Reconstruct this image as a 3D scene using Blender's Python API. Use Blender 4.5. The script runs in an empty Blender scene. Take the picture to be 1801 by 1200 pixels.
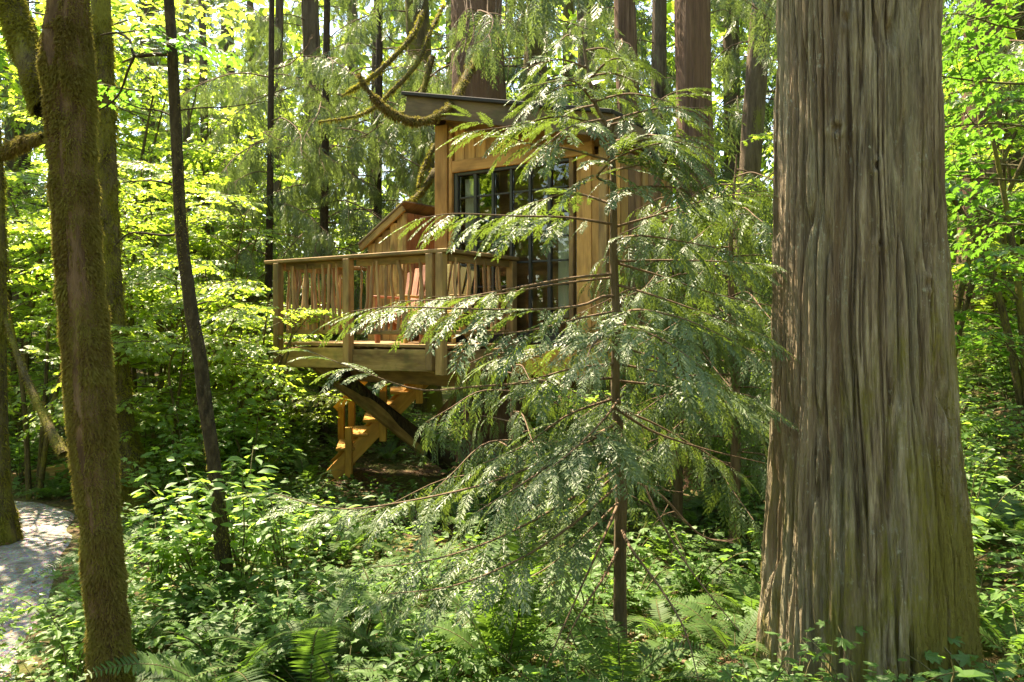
import bpy, bmesh, math, random
import numpy as np
from mathutils import Vector, Matrix

R = math.radians
random.seed(7)
rng = np.random.default_rng(7)
S = bpy.context.scene
COL = S.collection

# ------------------------------------------------------------------ camera, sky, sun, exposure
F_PX, CX, HZ = 1400.0, 900.5, 570.0          # focal length, centre and eye level of the 1801 px wide photograph
cam_d = bpy.data.cameras.new('camera')
cam_d.sensor_width = 36.0
cam_d.lens = 36.0 * F_PX / 1801.0
cam_d.shift_y = (HZ - 600.0) / 1801.0
cam_d.clip_start, cam_d.clip_end = 0.05, 400.0
cam = bpy.data.objects.new('camera', cam_d)
cam.location = (0, 0, 0)
cam.rotation_euler = (R(90), 0, 0)
COL.objects.link(cam)
S.camera = cam

SUN_EL, SUN_AZ = 60.0, -44.0                 # azimuth from +Y (away from the camera), negative = to the left
w = bpy.data.worlds.new('World')
S.world = w
w.use_nodes = True
nt = w.node_tree
sky = nt.nodes.new('ShaderNodeTexSky')
sky.sky_type = 'NISHITA'
sky.sun_disc = False
sky.sun_elevation = R(SUN_EL)
sky.sun_rotation = R(SUN_AZ)
sky.air_density, sky.dust_density, sky.ozone_density = 1.0, 0.6, 1.5
nt.nodes['Background'].inputs['Strength'].default_value = 0.15
nt.links.new(sky.outputs[0], nt.nodes['Background'].inputs['Color'])

sd = bpy.data.lights.new('sun', 'SUN')
sd.energy, sd.angle, sd.color = 5.0, R(0.5), (1.0, 0.94, 0.84)
so = bpy.data.objects.new('sun', sd)
to_sun = Vector((math.sin(R(SUN_AZ)) * math.cos(R(SUN_EL)), math.cos(R(SUN_AZ)) * math.cos(R(SUN_EL)), math.sin(R(SUN_EL))))
so.rotation_euler = to_sun.to_track_quat('Z', 'Y').to_euler()
so.location = (-8, 14, 30)
COL.objects.link(so)

S.view_settings.view_transform = 'Standard'
S.view_settings.look = 'None'
S.view_settings.gamma = 1.0
S.view_settings.exposure = 2.4
S.view_settings.use_white_balance = True      # the camera's white balance: set for open shade, as in the photograph
S.view_settings.white_balance_temperature = 8300
S.view_settings.white_balance_tint = 10
S.view_settings.use_curve_mapping = False
S.render.engine = 'CYCLES'
S.cycles.use_denoising = True
S.cycles.max_bounces = 8
S.cycles.diffuse_bounces = 4
S.cycles.transmission_bounces = 6
S.cycles.transparent_max_bounces = 8
S.cycles.caustics_reflective = S.cycles.caustics_refractive = False
S.cycles.sample_clamp_indirect = 6.0

# ------------------------------------------------------------------ helpers
def at(px, py, Y):
    """World point seen at photo pixel (px, py) at distance Y in front of the camera."""
    return Vector(((px - CX) / F_PX * Y, Y, -(py - HZ) / F_PX * Y))

def _hash(ix, iy, iz, seed):
    h = (ix * 374761393 + iy * 668265263 + iz * 2147483647 + seed * 1274126177) & 0xFFFFFFFF
    h = ((h ^ (h >> 13)) * 1274126177) & 0xFFFFFFFF
    h = ((h ^ (h >> 16)) * 2246822519) & 0xFFFFFFFF
    return ((h ^ (h >> 15)) & 0xFFFFFF) / float(0xFFFFFF)

def vnoise(x, y, z, seed=0):
    x, y, z = np.broadcast_arrays(np.asarray(x, float), np.asarray(y, float), np.asarray(z, float))
    xi, yi, zi = np.floor(x).astype(np.int64), np.floor(y).astype(np.int64), np.floor(z).astype(np.int64)
    fx, fy, fz = x - xi, y - yi, z - zi
    fx, fy, fz = fx * fx * (3 - 2 * fx), fy * fy * (3 - 2 * fy), fz * fz * (3 - 2 * fz)
    out = 0
    for dx in (0, 1):
        wx = fx if dx else 1 - fx
        for dy in (0, 1):
            wy = fy if dy else 1 - fy
            for dz in (0, 1):
                wz = fz if dz else 1 - fz
                out = out + wx * wy * wz * _hash(xi + dx, yi + dy, zi + dz, seed)
    return out

def ground_z(x, y):
    x, y = np.asarray(x, float), np.asarray(y, float)
    sp = lambda t, k: np.log1p(np.exp(np.clip(t * k, -40, 40))) / k
    z = -2.14 + 0.055 * sp(y - 12, 1.5) + 0.33 * sp(x - 3.4, 2.0) * np.clip((y - 1) / 6, 0.2, 1.0) + 0.12 * sp(-x - 7.5, 1.5)
    z = z + 0.10 * (vnoise(x * 0.7, y * 0.7, 0, 3) - 0.5) + 0.04 * (vnoise(x * 2.3, y * 2.3, 0, 4) - 0.5)
    d = path_dist(x, y)
    return z - 0.06 * np.exp(-(d / 0.8) ** 2)

PATH = np.array([(-2.4, 1.5), (-3.15, 4.3), (-3.8, 5.65), (-4.35, 6.95), (-4.85, 8.1), (-5.5, 9.1), (-7.0, 9.8), (-9.5, 10.2), (-14, 10.4)])
def path_dist(x, y):
    x, y = np.asarray(x, float), np.asarray(y, float)
    best = np.full(np.broadcast(x, y).shape, 1e9)
    for a, b in zip(PATH[:-1], PATH[1:]):
        d = b - a
        t = np.clip(((x - a[0]) * d[0] + (y - a[1]) * d[1]) / (d @ d), 0, 1)
        best = np.minimum(best, np.hypot(x - a[0] - t * d[0], y - a[1] - t * d[1]))
    return best

def gz(x, y):
    return float(ground_z(x, y))

class Geo:
    """Collects vertices and faces and links them as one mesh."""
    def __init__(s):
        s.V, s.F, s.M, s.A, s.S, s.n = [], [], [], [], [], 0
    def add(s, V, F, mat=0, rnd=0.5, smooth=False):
        V = np.asarray(V, float).reshape(-1, 3)
        F = np.asarray(F, np.int64)
        s.V.append(V)
        s.F.append(F + s.n)
        s.M.append(np.full(len(F), mat, np.int32))
        s.S.append(np.full(len(F), smooth, bool))
        s.A.append(np.broadcast_to(np.asarray(rnd, float), (len(V),)))
        s.n += len(V)
        return s
    def inst(s, tV, tF, mats, locs, mat=0, rnd=None, smooth=False):
        """Stamps template tV, tF with rotation-scale matrices (N,3,3) at locs (N,3) into this same mesh."""
        N, m = len(mats), len(tV)
        if not N:
            return s
        V = np.einsum('nij,mj->nmi', mats, tV) + np.asarray(locs)[:, None, :]
        F = (tF[None] + (np.arange(N) * m)[:, None, None]).reshape(-1, tF.shape[1])
        r = rng.random(N) if rnd is None else rnd
        return s.add(V.reshape(-1, 3), F, mat, np.repeat(r, m), smooth)
    def mesh(s, name, mats):
        me = bpy.data.meshes.new(name)
        V = np.concatenate(s.V)
        me.vertices.add(len(V))
        me.vertices.foreach_set('co', V.astype(np.float32).ravel())
        tot = np.concatenate([np.full(len(f), f.shape[1], np.int32) for f in s.F])
        idx = np.concatenate([f.ravel() for f in s.F]).astype(np.int32)
        me.loops.add(len(idx))
        me.loops.foreach_set('vertex_index', idx)
        me.polygons.add(len(tot))
        st = np.zeros(len(tot), np.int32)
        st[1:] = np.cumsum(tot)[:-1]
        me.polygons.foreach_set('loop_start', st)
        me.polygons.foreach_set('material_index', np.concatenate(s.M))
        me.polygons.foreach_set('use_smooth', np.concatenate(s.S))
        a = me.attributes.new('rnd', 'FLOAT', 'POINT')
        a.data.foreach_set('value', np.concatenate(s.A).astype(np.float32))
        for m in (mats if isinstance(mats, (list, tuple)) else [mats]):
            me.materials.append(m)
        me.update(calc_edges=True)
        return me

def link(name, data, parent=None, loc=(0, 0, 0), rot=(0, 0, 0), scale=(1, 1, 1)):
    o = bpy.data.objects.new(name, data)
    o.location, o.rotation_euler = loc, rot
    o.scale = scale if hasattr(scale, '__len__') else (scale,) * 3
    if parent is not None:
        o.parent = parent
    COL.objects.link(o)
    return o

def tag(o, label=None, cat=None, group=None, kind=None):
    for k, v in (('label', label), ('category', cat), ('group', group), ('kind', kind)):
        if v:
            o[k] = v
    return o

def thing(name, label, cat, loc=(0, 0, 0), rz=0.0, group=None):
    return tag(link(name, None, None, loc, (0, 0, rz)), label, cat, group)

def copy_tree(o, parent=None):
    c = o.copy()
    COL.objects.link(c)
    c.parent = parent
    for ch in list(o.children):
        copy_tree(ch, c)
    return c

# ------------------------------------------------------------------ geometry helpers
def norm(a):
    a = np.asarray(a, float)
    return a / np.maximum(np.linalg.norm(a, axis=-1, keepdims=True), 1e-9)

def curve(pts, n):
    """Catmull-Rom through pts, n samples."""
    P = np.asarray([tuple(p) for p in pts], float)
    k = len(P)
    if k == 2:
        t = np.linspace(0, 1, n)[:, None]
        return P[0] * (1 - t) + P[1] * t
    Q = np.vstack([2 * P[0] - P[1], P, 2 * P[-1] - P[-2]])
    u = np.linspace(0, k - 1 - 1e-9, n)
    i = u.astype(int)
    f = (u - i)[:, None]
    a, b, c, d = Q[i], Q[i + 1], Q[i + 2], Q[i + 3]
    return 0.5 * (2 * b + (c - a) * f + (2 * a - 5 * b + 4 * c - d) * f ** 2 + (3 * b - a - 3 * c + d) * f ** 3)

def interp_r(rs, n):
    rs = np.asarray(rs, float)
    return np.interp(np.linspace(0, 1, n), np.linspace(0, 1, len(rs)), rs)

def frames(P):
    T = norm(np.gradient(P, axis=0))
    up = np.array([0.0, 0, 1]) if abs(T[0][2]) < 0.9 else np.array([1.0, 0, 0])
    A = np.zeros_like(T)
    a = np.cross(T[0], up)
    for i in range(len(T)):
        a = a - T[i] * (a @ T[i])
        a = a / max(np.linalg.norm(a), 1e-9)
        A[i] = a
    return T, A, np.cross(T, A)

def tube(P, rad, sides=6, fn=None):
    """Capped tube along P; fn(theta, i) multiplies the radius."""
    P = np.asarray(P, float)
    n = len(P)
    T, A, B = frames(P)
    th = np.linspace(0, 2 * math.pi, sides, endpoint=False)
    r = np.broadcast_to(np.asarray(rad, float), (n,))[:, None] * np.ones(sides)
    if fn is not None:
        r = r * fn(th[None, :], np.arange(n)[:, None])
    V = P[:, None, :] + r[..., None] * (np.cos(th)[None, :, None] * A[:, None, :] + np.sin(th)[None, :, None] * B[:, None, :])
    i, j = np.meshgrid(np.arange(n - 1), np.arange(sides), indexing='ij')
    j2 = (j + 1) % sides
    Fq = np.stack([i * sides + j, i * sides + j2, (i + 1) * sides + j2, (i + 1) * sides + j], -1).reshape(-1, 4)
    return V.reshape(-1, 3), Fq

def basis(x, up):
    """Rotation matrices with columns x, y, z from direction x and rough up vectors."""
    x = norm(x)
    y = norm(np.cross(up, x))
    z = np.cross(x, y)
    return np.stack([x, y, z], -1)

def beam_mesh(name, L, wd, ht, mat, bev=0.006):
    bm = bmesh.new()
    bmesh.ops.create_cube(bm, size=1.0)
    bmesh.ops.scale(bm, vec=(L, wd, ht), verts=bm.verts)
    if bev:
        bmesh.ops.bevel(bm, geom=bm.edges[:], offset=min(bev, 0.3 * min(L, wd, ht)), segments=1, affect='EDGES')
    me = bpy.data.meshes.new(name)
    bm.to_mesh(me)
    bm.free()
    me.materials.append(mat)
    return me

def beam(name, a, b, wd, ht, mat, parent=None, up=(0, 0, 1), bev=0.006):
    """Timber from a to b (in the parent's space): wd across, ht along up."""
    a, b = Vector(a), Vector(b)
    d = b - a
    o = link(name, beam_mesh(name, d.length, wd, ht, mat, bev), parent)
    x = d.normalized()
    u = Vector(up)
    y = u.cross(x).normalized()
    z = x.cross(y)
    o.matrix_local = Matrix.Translation((a + b) / 2) @ Matrix((x, y, z)).transposed().to_4x4()
    return o

# ------------------------------------------------------------------ materials
def new_mat(name):
    m = bpy.data.materials.new(name)
    m.use_nodes = True
    t = m.node_tree
    t.nodes.clear()
    out = t.nodes.new('ShaderNodeOutputMaterial')
    return m, t, out

class NT:
    def __init__(s, t):
        s.t = t
    def n(s, typ, **kw):
        nd = s.t.nodes.new(typ)
        for k, v in kw.items():
            if hasattr(nd, k) and k not in nd.inputs:
                setattr(nd, k, v)
                continue
            key = int(k[1:]) if k[0] == 'i' and k[1:].isdigit() else k.replace('_', ' ')
            if isinstance(v, tuple) and len(v) == 2 and hasattr(v[0], 'outputs'):
                s.t.links.new(v[0].outputs[v[1]], nd.inputs[key])
            elif hasattr(v, 'outputs'):
                s.t.links.new(v.outputs[0], nd.inputs[key])
            else:
                nd.inputs[key].default_value = v
        return nd
    def ramp(s, fac, stops):
        nd = s.t.nodes.new('ShaderNodeValToRGB')
        e = nd.color_ramp.elements
        while len(e) < len(stops):
            e.new(0.5)
        for el, (p, c) in zip(e, stops):
            el.position = p
            el.color = (*c, 1) if len(c) == 3 else c
        s.t.links.new(fac if not hasattr(fac, 'outputs') else fac.outputs[0], nd.inputs[0])
        return nd
    def mix(s, fac, a, b, blend='MIX'):
        nd = s.t.nodes.new('ShaderNodeMixRGB')
        nd.blend_type = blend
        for i, v in enumerate((fac, a, b)):
            if hasattr(v, 'outputs'):
                s.t.links.new(v.outputs[0], nd.inputs[i])
            elif isinstance(v, bpy.types.NodeSocket):
                s.t.links.new(v, nd.inputs[i])
            else:
                nd.inputs[i].default_value = v if i == 0 or len(v) == 4 else (*v, 1)
        return nd
    def math(s, op, a, b=0.0, clamp=False):
        nd = s.t.nodes.new('ShaderNodeMath')
        nd.operation = op
        nd.use_clamp = clamp
        for i, v in enumerate((a, b)):
            if hasattr(v, 'outputs'):
                s.t.links.new(v.outputs[0], nd.inputs[i])
            elif isinstance(v, bpy.types.NodeSocket):
                s.t.links.new(v, nd.inputs[i])
            else:
                nd.inputs[i].default_value = v
        return nd
    def noise(s, scale, detail=4, rough=0.6, stretch=(1, 1, 1), vec=None, offset=None):
        tc = s.n('ShaderNodeTexCoord')
        mp = s.n('ShaderNodeMapping')
        s.t.links.new(vec if vec is not None else tc.outputs['Object'], mp.inputs['Vector'])
        mp.inputs['Scale'].default_value = stretch
        if offset is not None:
            s.t.links.new(offset.outputs[0], mp.inputs['Location'])
        return s.n('ShaderNodeTexNoise', Vector=mp, Scale=scale, Detail=detail, Roughness=rough)
    def out(s, node, out):
        s.t.links.new(node.outputs[0], out.inputs['Surface'])

def leaf_mat(name, ca, cb, tr, tw=0.45, rough=0.42, spec=0.5):
    """Leaf: reflects ca..cb, lets light through as tr; varies from leaf to leaf and from plant to plant."""
    m, t, out = new_mat(name)
    k = NT(t)
    at_ = k.n('ShaderNodeAttribute', attribute_name='rnd')
    oi = k.n('ShaderNodeObjectInfo')
    f = k.math('ADD', k.math('MULTIPLY', at_.outputs['Fac'], 0.6), k.math('MULTIPLY', oi.outputs['Random'], 0.4))
    c = k.mix(f, ca, cb)
    c2 = k.mix(f, tuple(x * 0.75 for x in tr), tuple(min(1, x * 1.25) for x in tr))
    p = k.n('ShaderNodeBsdfPrincipled', Base_Color=c, Roughness=rough)
    p.inputs['Specular IOR Level'].default_value = spec
    tl = k.n('ShaderNodeBsdfTranslucent', Color=c2)
    mx = k.n('ShaderNodeMixShader', i0=tw, i1=p, i2=tl)
    k.out(mx, out)
    return m

def bark_mat(name, cols, stretch=(1, 1, 0.12), scale=14, bump=0.6, moss=None, moss_col=(0.13, 0.15, 0.02), lichen=0.0, moss_dir=None, streak=None):
    m, t, out = new_mat(name)
    k = NT(t)
    n1 = k.noise(scale, 6, 0.65, stretch)
    n2 = k.noise(1.7, 4, 0.6, (1, 1, 0.5))
    n3 = k.noise(scale * 4, 3, 0.6, stretch)
    c = k.ramp(n1, [(0.38, cols[0]), (0.49, cols[1]), (0.61, cols[2])])
    c = k.mix(k.ramp(n2, [(0.38, (0, 0, 0)), (0.66, (1, 1, 1))]), c, k.ramp(n3, [(0.3, cols[1]), (0.7, cols[3])]))
    if streak:
        ns = k.noise(7.5, 4, 0.6, (1, 1, 0.07))
        c = k.mix(k.ramp(ns, [(0.46, (0, 0, 0)), (0.62, (0.75, 0.75, 0.75))]), c, k.mix(n3.outputs[0], tuple(v * 0.6 for v in streak), tuple(v * 1.45 for v in streak)))
        nr = k.noise(5.0, 4, 0.6, (1, 1, 0.1))
        c = k.mix(k.ramp(nr, [(0.56, (0, 0, 0)), (0.68, (0.4, 0.4, 0.4))]), c, (0.17, 0.10, 0.055))
    if lichen:
        n5 = k.noise(34, 3, 0.7, (1, 1, 0.7))
        n6 = k.noise(2.2, 2, 0.5)
        msk = k.math('MULTIPLY', k.ramp(n5, [(0.60, (0, 0, 0)), (0.66, (1, 1, 1))]), k.ramp(n6, [(0.45, (0, 0, 0)), (0.62, (lichen,) * 3)]))
        c = k.mix(msk, c, (0.42, 0.44, 0.36))
    h = k.math('ADD', k.math('MULTIPLY', n1.outputs[0], 1.0), k.math('MULTIPLY', n3.outputs[0], 0.6))
    if moss is not None:
        n4 = k.noise(2.4, 5, 0.65, (1, 1, 0.45))
        fac = n4.outputs[0]
        if moss_dir is not None:
            tc = k.n('ShaderNodeTexCoord')
            dp = k.n('ShaderNodeVectorMath', operation='DOT_PRODUCT')
            t.links.new(tc.outputs['Object'], dp.inputs[0])
            dp.inputs[1].default_value = moss_dir[:3]
            fac = k.math('ADD', n4.outputs[0], k.math('MULTIPLY', k.math('ADD', dp.outputs['Value'], moss_dir[3]), 0.35)).outputs[0]
        nm = k.noise(60, 3, 0.7, (1, 1, 0.5))
        fac = k.math('ADD', fac, k.math('MULTIPLY', k.math('SUBTRACT', nm.outputs[0], 0.5), 0.35))
        if moss_dir is not None:
            n9 = k.noise(16, 4, 0.65, (1, 1, 0.10))
            fac = k.math('ADD', fac, k.math('MULTIPLY', k.math('SUBTRACT', n9.outputs[0], 0.5), 1.1))
            msk = k.ramp(fac, [(moss - 0.05, (0, 0, 0)), (moss + 0.22, (0.85, 0.85, 0.85))])
        else:
            msk = k.ramp(fac, [(moss, (0, 0, 0)), (moss + 0.10, (1, 1, 1))])
        mc = k.mix(nm.outputs[0], tuple(x * 0.6 for x in moss_col), tuple(x * 1.5 for x in moss_col))
        c = k.mix(msk, c, mc)
    p = k.n('ShaderNodeBsdfPrincipled', Base_Color=c, Roughness=0.92)
    p.inputs['Specular IOR Level'].default_value = 0.2
    b = k.n('ShaderNodeBump', Strength=bump, Distance=0.03, Height=h)
    t.links.new(b.outputs[0], p.inputs['Normal'])
    k.out(p, out)
    return m

def wood_mat(name, ca, cb, axis='x', stain=None, rough=0.75, green=0.0):
    """Sawn timber with grain along one local axis; every board has its own tone."""
    m, t, out = new_mat(name)
    k = NT(t)
    oi = k.n('ShaderNodeObjectInfo')
    off = k.n('ShaderNodeCombineXYZ')
    for i in range(3):
        t.links.new(k.math('MULTIPLY', oi.outputs['Random'], 37.0 + 11 * i).outputs[0], off.inputs[i])
    st = {'x': (0.06, 1, 1), 'z': (1, 1, 0.06)}[axis]
    g = k.noise(38, 5, 0.65, st, offset=off)
    g2 = k.noise(7, 3, 0.6, tuple(0.3 if v < 1 else v for v in st), offset=off)
    c = k.mix(k.ramp(g, [(0.32, (0, 0, 0)), (0.7, (1, 1, 1))]), ca, cb)
    c = k.mix(k.math('MULTIPLY', k.ramp(g2, [(0.42, (0, 0, 0)), (0.66, (1, 1, 1))]), 0.8), c, stain or tuple(x * 0.5 for x in ca))
    if green:
        g3 = k.noise(4, 4, 0.7, offset=off)
        c = k.mix(k.ramp(g3, [(0.5, (0, 0, 0)), (0.68, (green,) * 3)]), c, (0.10, 0.12, 0.03))
    v = k.math('ADD', k.math('MULTIPLY', oi.outputs['Random'], 0.6), 0.70)
    hsv = k.n('ShaderNodeHueSaturation', Color=c, Value=v)
    p = k.n('ShaderNodeBsdfPrincipled', Base_Color=hsv, Roughness=rough)
    p.inputs['Specular IOR Level'].default_value = 0.3
    b = k.n('ShaderNodeBump', Strength=0.35, Distance=0.01, Height=g)
    t.links.new(b.outputs[0], p.inputs['Normal'])
    k.out(p, out)
    return m

def plain_mat(name, col, rough=0.6, spec=0.5, var=0.25, scale=20, metal=0.0):
    m, t, out = new_mat(name)
    k = NT(t)
    n = k.noise(scale, 4, 0.6)
    c = k.mix(n.outputs[0], tuple(x * (1 - var) for x in col), tuple(min(1, x * (1 + var)) for x in col))
    p = k.n('ShaderNodeBsdfPrincipled', Base_Color=c, Roughness=rough, Metallic=metal)
    p.inputs['Specular IOR Level'].default_value = spec
    k.out(p, out)
    return m

def glass_mat(name):
    m, t, out = new_mat(name)
    k = NT(t)
    fr = k.n('ShaderNodeFresnel', IOR=1.5)
    tr = k.n('ShaderNodeBsdfTransparent', Color=(0.86, 0.89, 0.86, 1))
    gl = k.n('ShaderNodeBsdfGlossy', Roughness=0.015)
    k.out(k.n('ShaderNodeMixShader', i0=fr, i1=tr, i2=gl), out)
    return m

def ground_mat(name):
    m, t, out = new_mat(name)
    k = NT(t)
    a = k.noise(1.1, 5, 0.65)
    b = k.noise(26, 5, 0.7)
    c = k.noise(9, 4, 0.6)
    soil = k.ramp(b, [(0.3, (0.035, 0.024, 0.014)), (0.5, (0.085, 0.055, 0.03)), (0.7, (0.19, 0.12, 0.065))])
    moss = k.ramp(b, [(0.35, (0.05, 0.06, 0.012)), (0.7, (0.12, 0.14, 0.03))])
    cc = k.mix(k.ramp(k.math('ADD', a.outputs[0], k.math('MULTIPLY', c.outputs[0], 0.4)), [(0.62, (0, 0, 0)), (0.78, (1, 1, 1))]), soil, moss)
    p = k.n('ShaderNodeBsdfPrincipled', Base_Color=cc, Roughness=0.95)
    p.inputs['Specular IOR Level'].default_value = 0.2
    bp = k.n('ShaderNodeBump', Strength=0.9, Distance=0.05, Height=k.math('ADD', b.outputs[0], c.outputs[0]))
    t.links.new(bp.outputs[0], p.inputs['Normal'])
    k.out(p, out)
    return m

def gravel_mat(name):
    m, t, out = new_mat(name)
    k = NT(t)
    tc = k.n('ShaderNodeTexCoord')
    vo = k.n('ShaderNodeTexVoronoi', Vector=(tc, 'Object'), Scale=55.0)
    b = k.noise(5, 5, 0.65)
    c = k.mix(k.ramp(b, [(0.35, (0, 0, 0)), (0.7, (1, 1, 1))]), k.mix(0.35, (0.125, 0.10, 0.08), vo.outputs['Color']), (0.10, 0.08, 0.06))
    p = k.n('ShaderNodeBsdfPrincipled', Base_Color=k.n('ShaderNodeHueSaturation', Color=c, Saturation=0.75, Value=0.95), Roughness=0.95)
    bp = k.n('ShaderNodeBump', Strength=0.6, Distance=0.02, Height=(vo, 'Distance'))
    t.links.new(bp.outputs[0], p.inputs['Normal'])
    k.out(p, out)
    return m

M_CEDAR = leaf_mat('cedar_leaf', (0.056, 0.100, 0.036), (0.135, 0.180, 0.080), (0.20, 0.30, 0.04), 0.30, 0.45, 0.4)
M_BOUGH = leaf_mat('bough_leaf', (0.068, 0.105, 0.035), (0.15, 0.19, 0.08), (0.22, 0.32, 0.07), 0.38, 0.42, 0.6)
M_MAPLE = leaf_mat('maple_leaf', (0.075, 0.14, 0.02), (0.13, 0.20, 0.035), (0.46, 0.66, 0.07), 0.54, 0.36, 0.6)
M_MAPLE2 = leaf_mat('green_maple_leaf', (0.035, 0.09, 0.015), (0.075, 0.15, 0.025), (0.18, 0.42, 0.04), 0.42, 0.42, 0.5)
M_SHRUB = leaf_mat('shrub_leaf', (0.055, 0.125, 0.028), (0.115, 0.20, 0.05), (0.36, 0.60, 0.07), 0.46, 0.45, 0.4)
M_HERB = leaf_mat('herb_leaf', (0.05, 0.115, 0.028), (0.10, 0.18, 0.045), (0.26, 0.48, 0.06), 0.40, 0.50, 0.35)
M_FERN = leaf_mat('fern_leaf', (0.038, 0.085, 0.022), (0.08, 0.14, 0.035), (0.18, 0.34, 0.04), 0.38, 0.55, 0.25)
M_LITTER = leaf_mat('dead_leaf', (0.14, 0.075, 0.035), (0.30, 0.19, 0.10), (0.3, 0.15, 0.05), 0.2, 0.6, 0.3)
M_TWIG = bark_mat('twig_bark', [(0.07, 0.045, 0.03), (0.13, 0.085, 0.055), (0.2, 0.14, 0.09), (0.16, 0.11, 0.07)], scale=30, bump=0.3)
M_STEM = bark_mat('stem_bark', [(0.06, 0.055, 0.025), (0.10, 0.09, 0.04), (0.15, 0.13, 0.06), (0.12, 0.11, 0.05)], scale=30, bump=0.3)
M_BIGCEDAR = bark_mat('big_cedar_bark', [(0.085, 0.062, 0.040), (0.23, 0.178, 0.118), (0.45, 0.375, 0.265), (0.25, 0.175, 0.11)],
                      stretch=(1, 1, 0.07), scale=26, bump=1.0, moss=0.27, moss_col=(0.17, 0.15, 0.026), streak=(0.24, 0.215, 0.14), lichen=0.55, moss_dir=(0.9, 0.0, -0.5, 0.05))
M_REDCEDAR = bark_mat('red_cedar_bark', [(0.055, 0.032, 0.02), (0.13, 0.078, 0.05), (0.22, 0.14, 0.09), (0.17, 0.095, 0.06)], stretch=(1, 1, 0.05), scale=20, bump=0.8)
M_DARKBARK = bark_mat('dark_bark', [(0.018, 0.013, 0.008), (0.04, 0.028, 0.017), (0.08, 0.06, 0.035), (0.06, 0.042, 0.026)], stretch=(1, 1, 0.4), scale=22, bump=0.6, lichen=0.10, moss=0.66)
M_MOSSBARK = bark_mat('mossy_bark', [(0.06, 0.035, 0.02), (0.12, 0.072, 0.042), (0.19, 0.125, 0.075), (0.15, 0.09, 0.05)], stretch=(1, 1, 0.2), scale=22, bump=0.8, moss=0.54, moss_col=(0.12, 0.105, 0.022))
M_YELMOSS = bark_mat('yellow_moss_bark', [(0.04, 0.028, 0.014), (0.09, 0.068, 0.032), (0.15, 0.12, 0.055), (0.11, 0.085, 0.035)], stretch=(1, 1, 0.25), scale=18, bump=1.0, moss=0.47, moss_col=(0.145, 0.135, 0.022))
M_FIRBARK = bark_mat('fir_bark', [(0.05, 0.036, 0.024), (0.11, 0.08, 0.05), (0.17, 0.13, 0.085), (0.14, 0.10, 0.065)], stretch=(1, 1, 0.15), scale=12, bump=0.9, moss=0.60, moss_col=(0.14, 0.14, 0.03))
M_MOSS = leaf_mat('moss', (0.15, 0.082, 0.034), (0.22, 0.205, 0.045), (0.26, 0.24, 0.05), 0.30, 0.8, 0.1)
M_MOSSY = leaf_mat('bright_moss', (0.10, 0.085, 0.016), (0.22, 0.21, 0.035), (0.36, 0.34, 0.05), 0.35, 0.8, 0.1)
M_GROUND = ground_mat('forest_floor')
M_GRAVEL = gravel_mat('path_gravel')
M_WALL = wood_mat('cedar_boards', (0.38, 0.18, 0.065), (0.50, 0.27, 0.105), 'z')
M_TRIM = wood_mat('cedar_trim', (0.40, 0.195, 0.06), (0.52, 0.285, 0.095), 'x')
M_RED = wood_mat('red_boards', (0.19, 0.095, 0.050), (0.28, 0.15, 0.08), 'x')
M_FASCIA = wood_mat('fascia_boards', (0.12, 0.078, 0.042), (0.19, 0.128, 0.068), 'x', stain=(0.06, 0.042, 0.026), green=0.3)
M_DECK = wood_mat('deck_timber', (0.24, 0.138, 0.055), (0.38, 0.228, 0.09), 'x', stain=(0.10, 0.06, 0.03), green=0.25)
M_RIM = wood_mat('rim_timber', (0.34, 0.20, 0.07), (0.48, 0.31, 0.12), 'x', stain=(0.10, 0.05, 0.02), green=0.5)
M_STICK = wood_mat('peeled_sticks', (0.30, 0.165, 0.075), (0.46, 0.28, 0.14), 'z')
M_STAIR = wood_mat('stair_timber', (0.54, 0.26, 0.05), (0.66, 0.36, 0.08), 'x', stain=(0.36, 0.18, 0.045))
M_CHAIR = wood_mat('chair_red_wood', (0.40, 0.17, 0.10), (0.52, 0.26, 0.17), 'x')
M_CHAIR2 = wood_mat('chair_yellow_wood', (0.50, 0.36, 0.12), (0.62, 0.47, 0.18), 'x')
M_INT = wood_mat('interior_wood', (0.36, 0.19, 0.08), (0.48, 0.28, 0.13), 'x')
M_ROOF = plain_mat('roofing', (0.03, 0.028, 0.026), 0.85, 0.3)
M_METAL = plain_mat('dark_metal', (0.022, 0.021, 0.02), 0.5, 0.5)
M_CURTAIN = plain_mat('white_cloth', (0.78, 0.77, 0.72), 0.9, 0.1, 0.05)
M_GLASS = glass_mat('window_glass')
M_STONE = plain_mat('stone', (0.30, 0.29, 0.27), 0.9, 0.3, 0.4, 9)
M_END = plain_mat('cut_wood_end', (0.30, 0.10, 0.05), 0.8, 0.3, 0.3)

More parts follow.
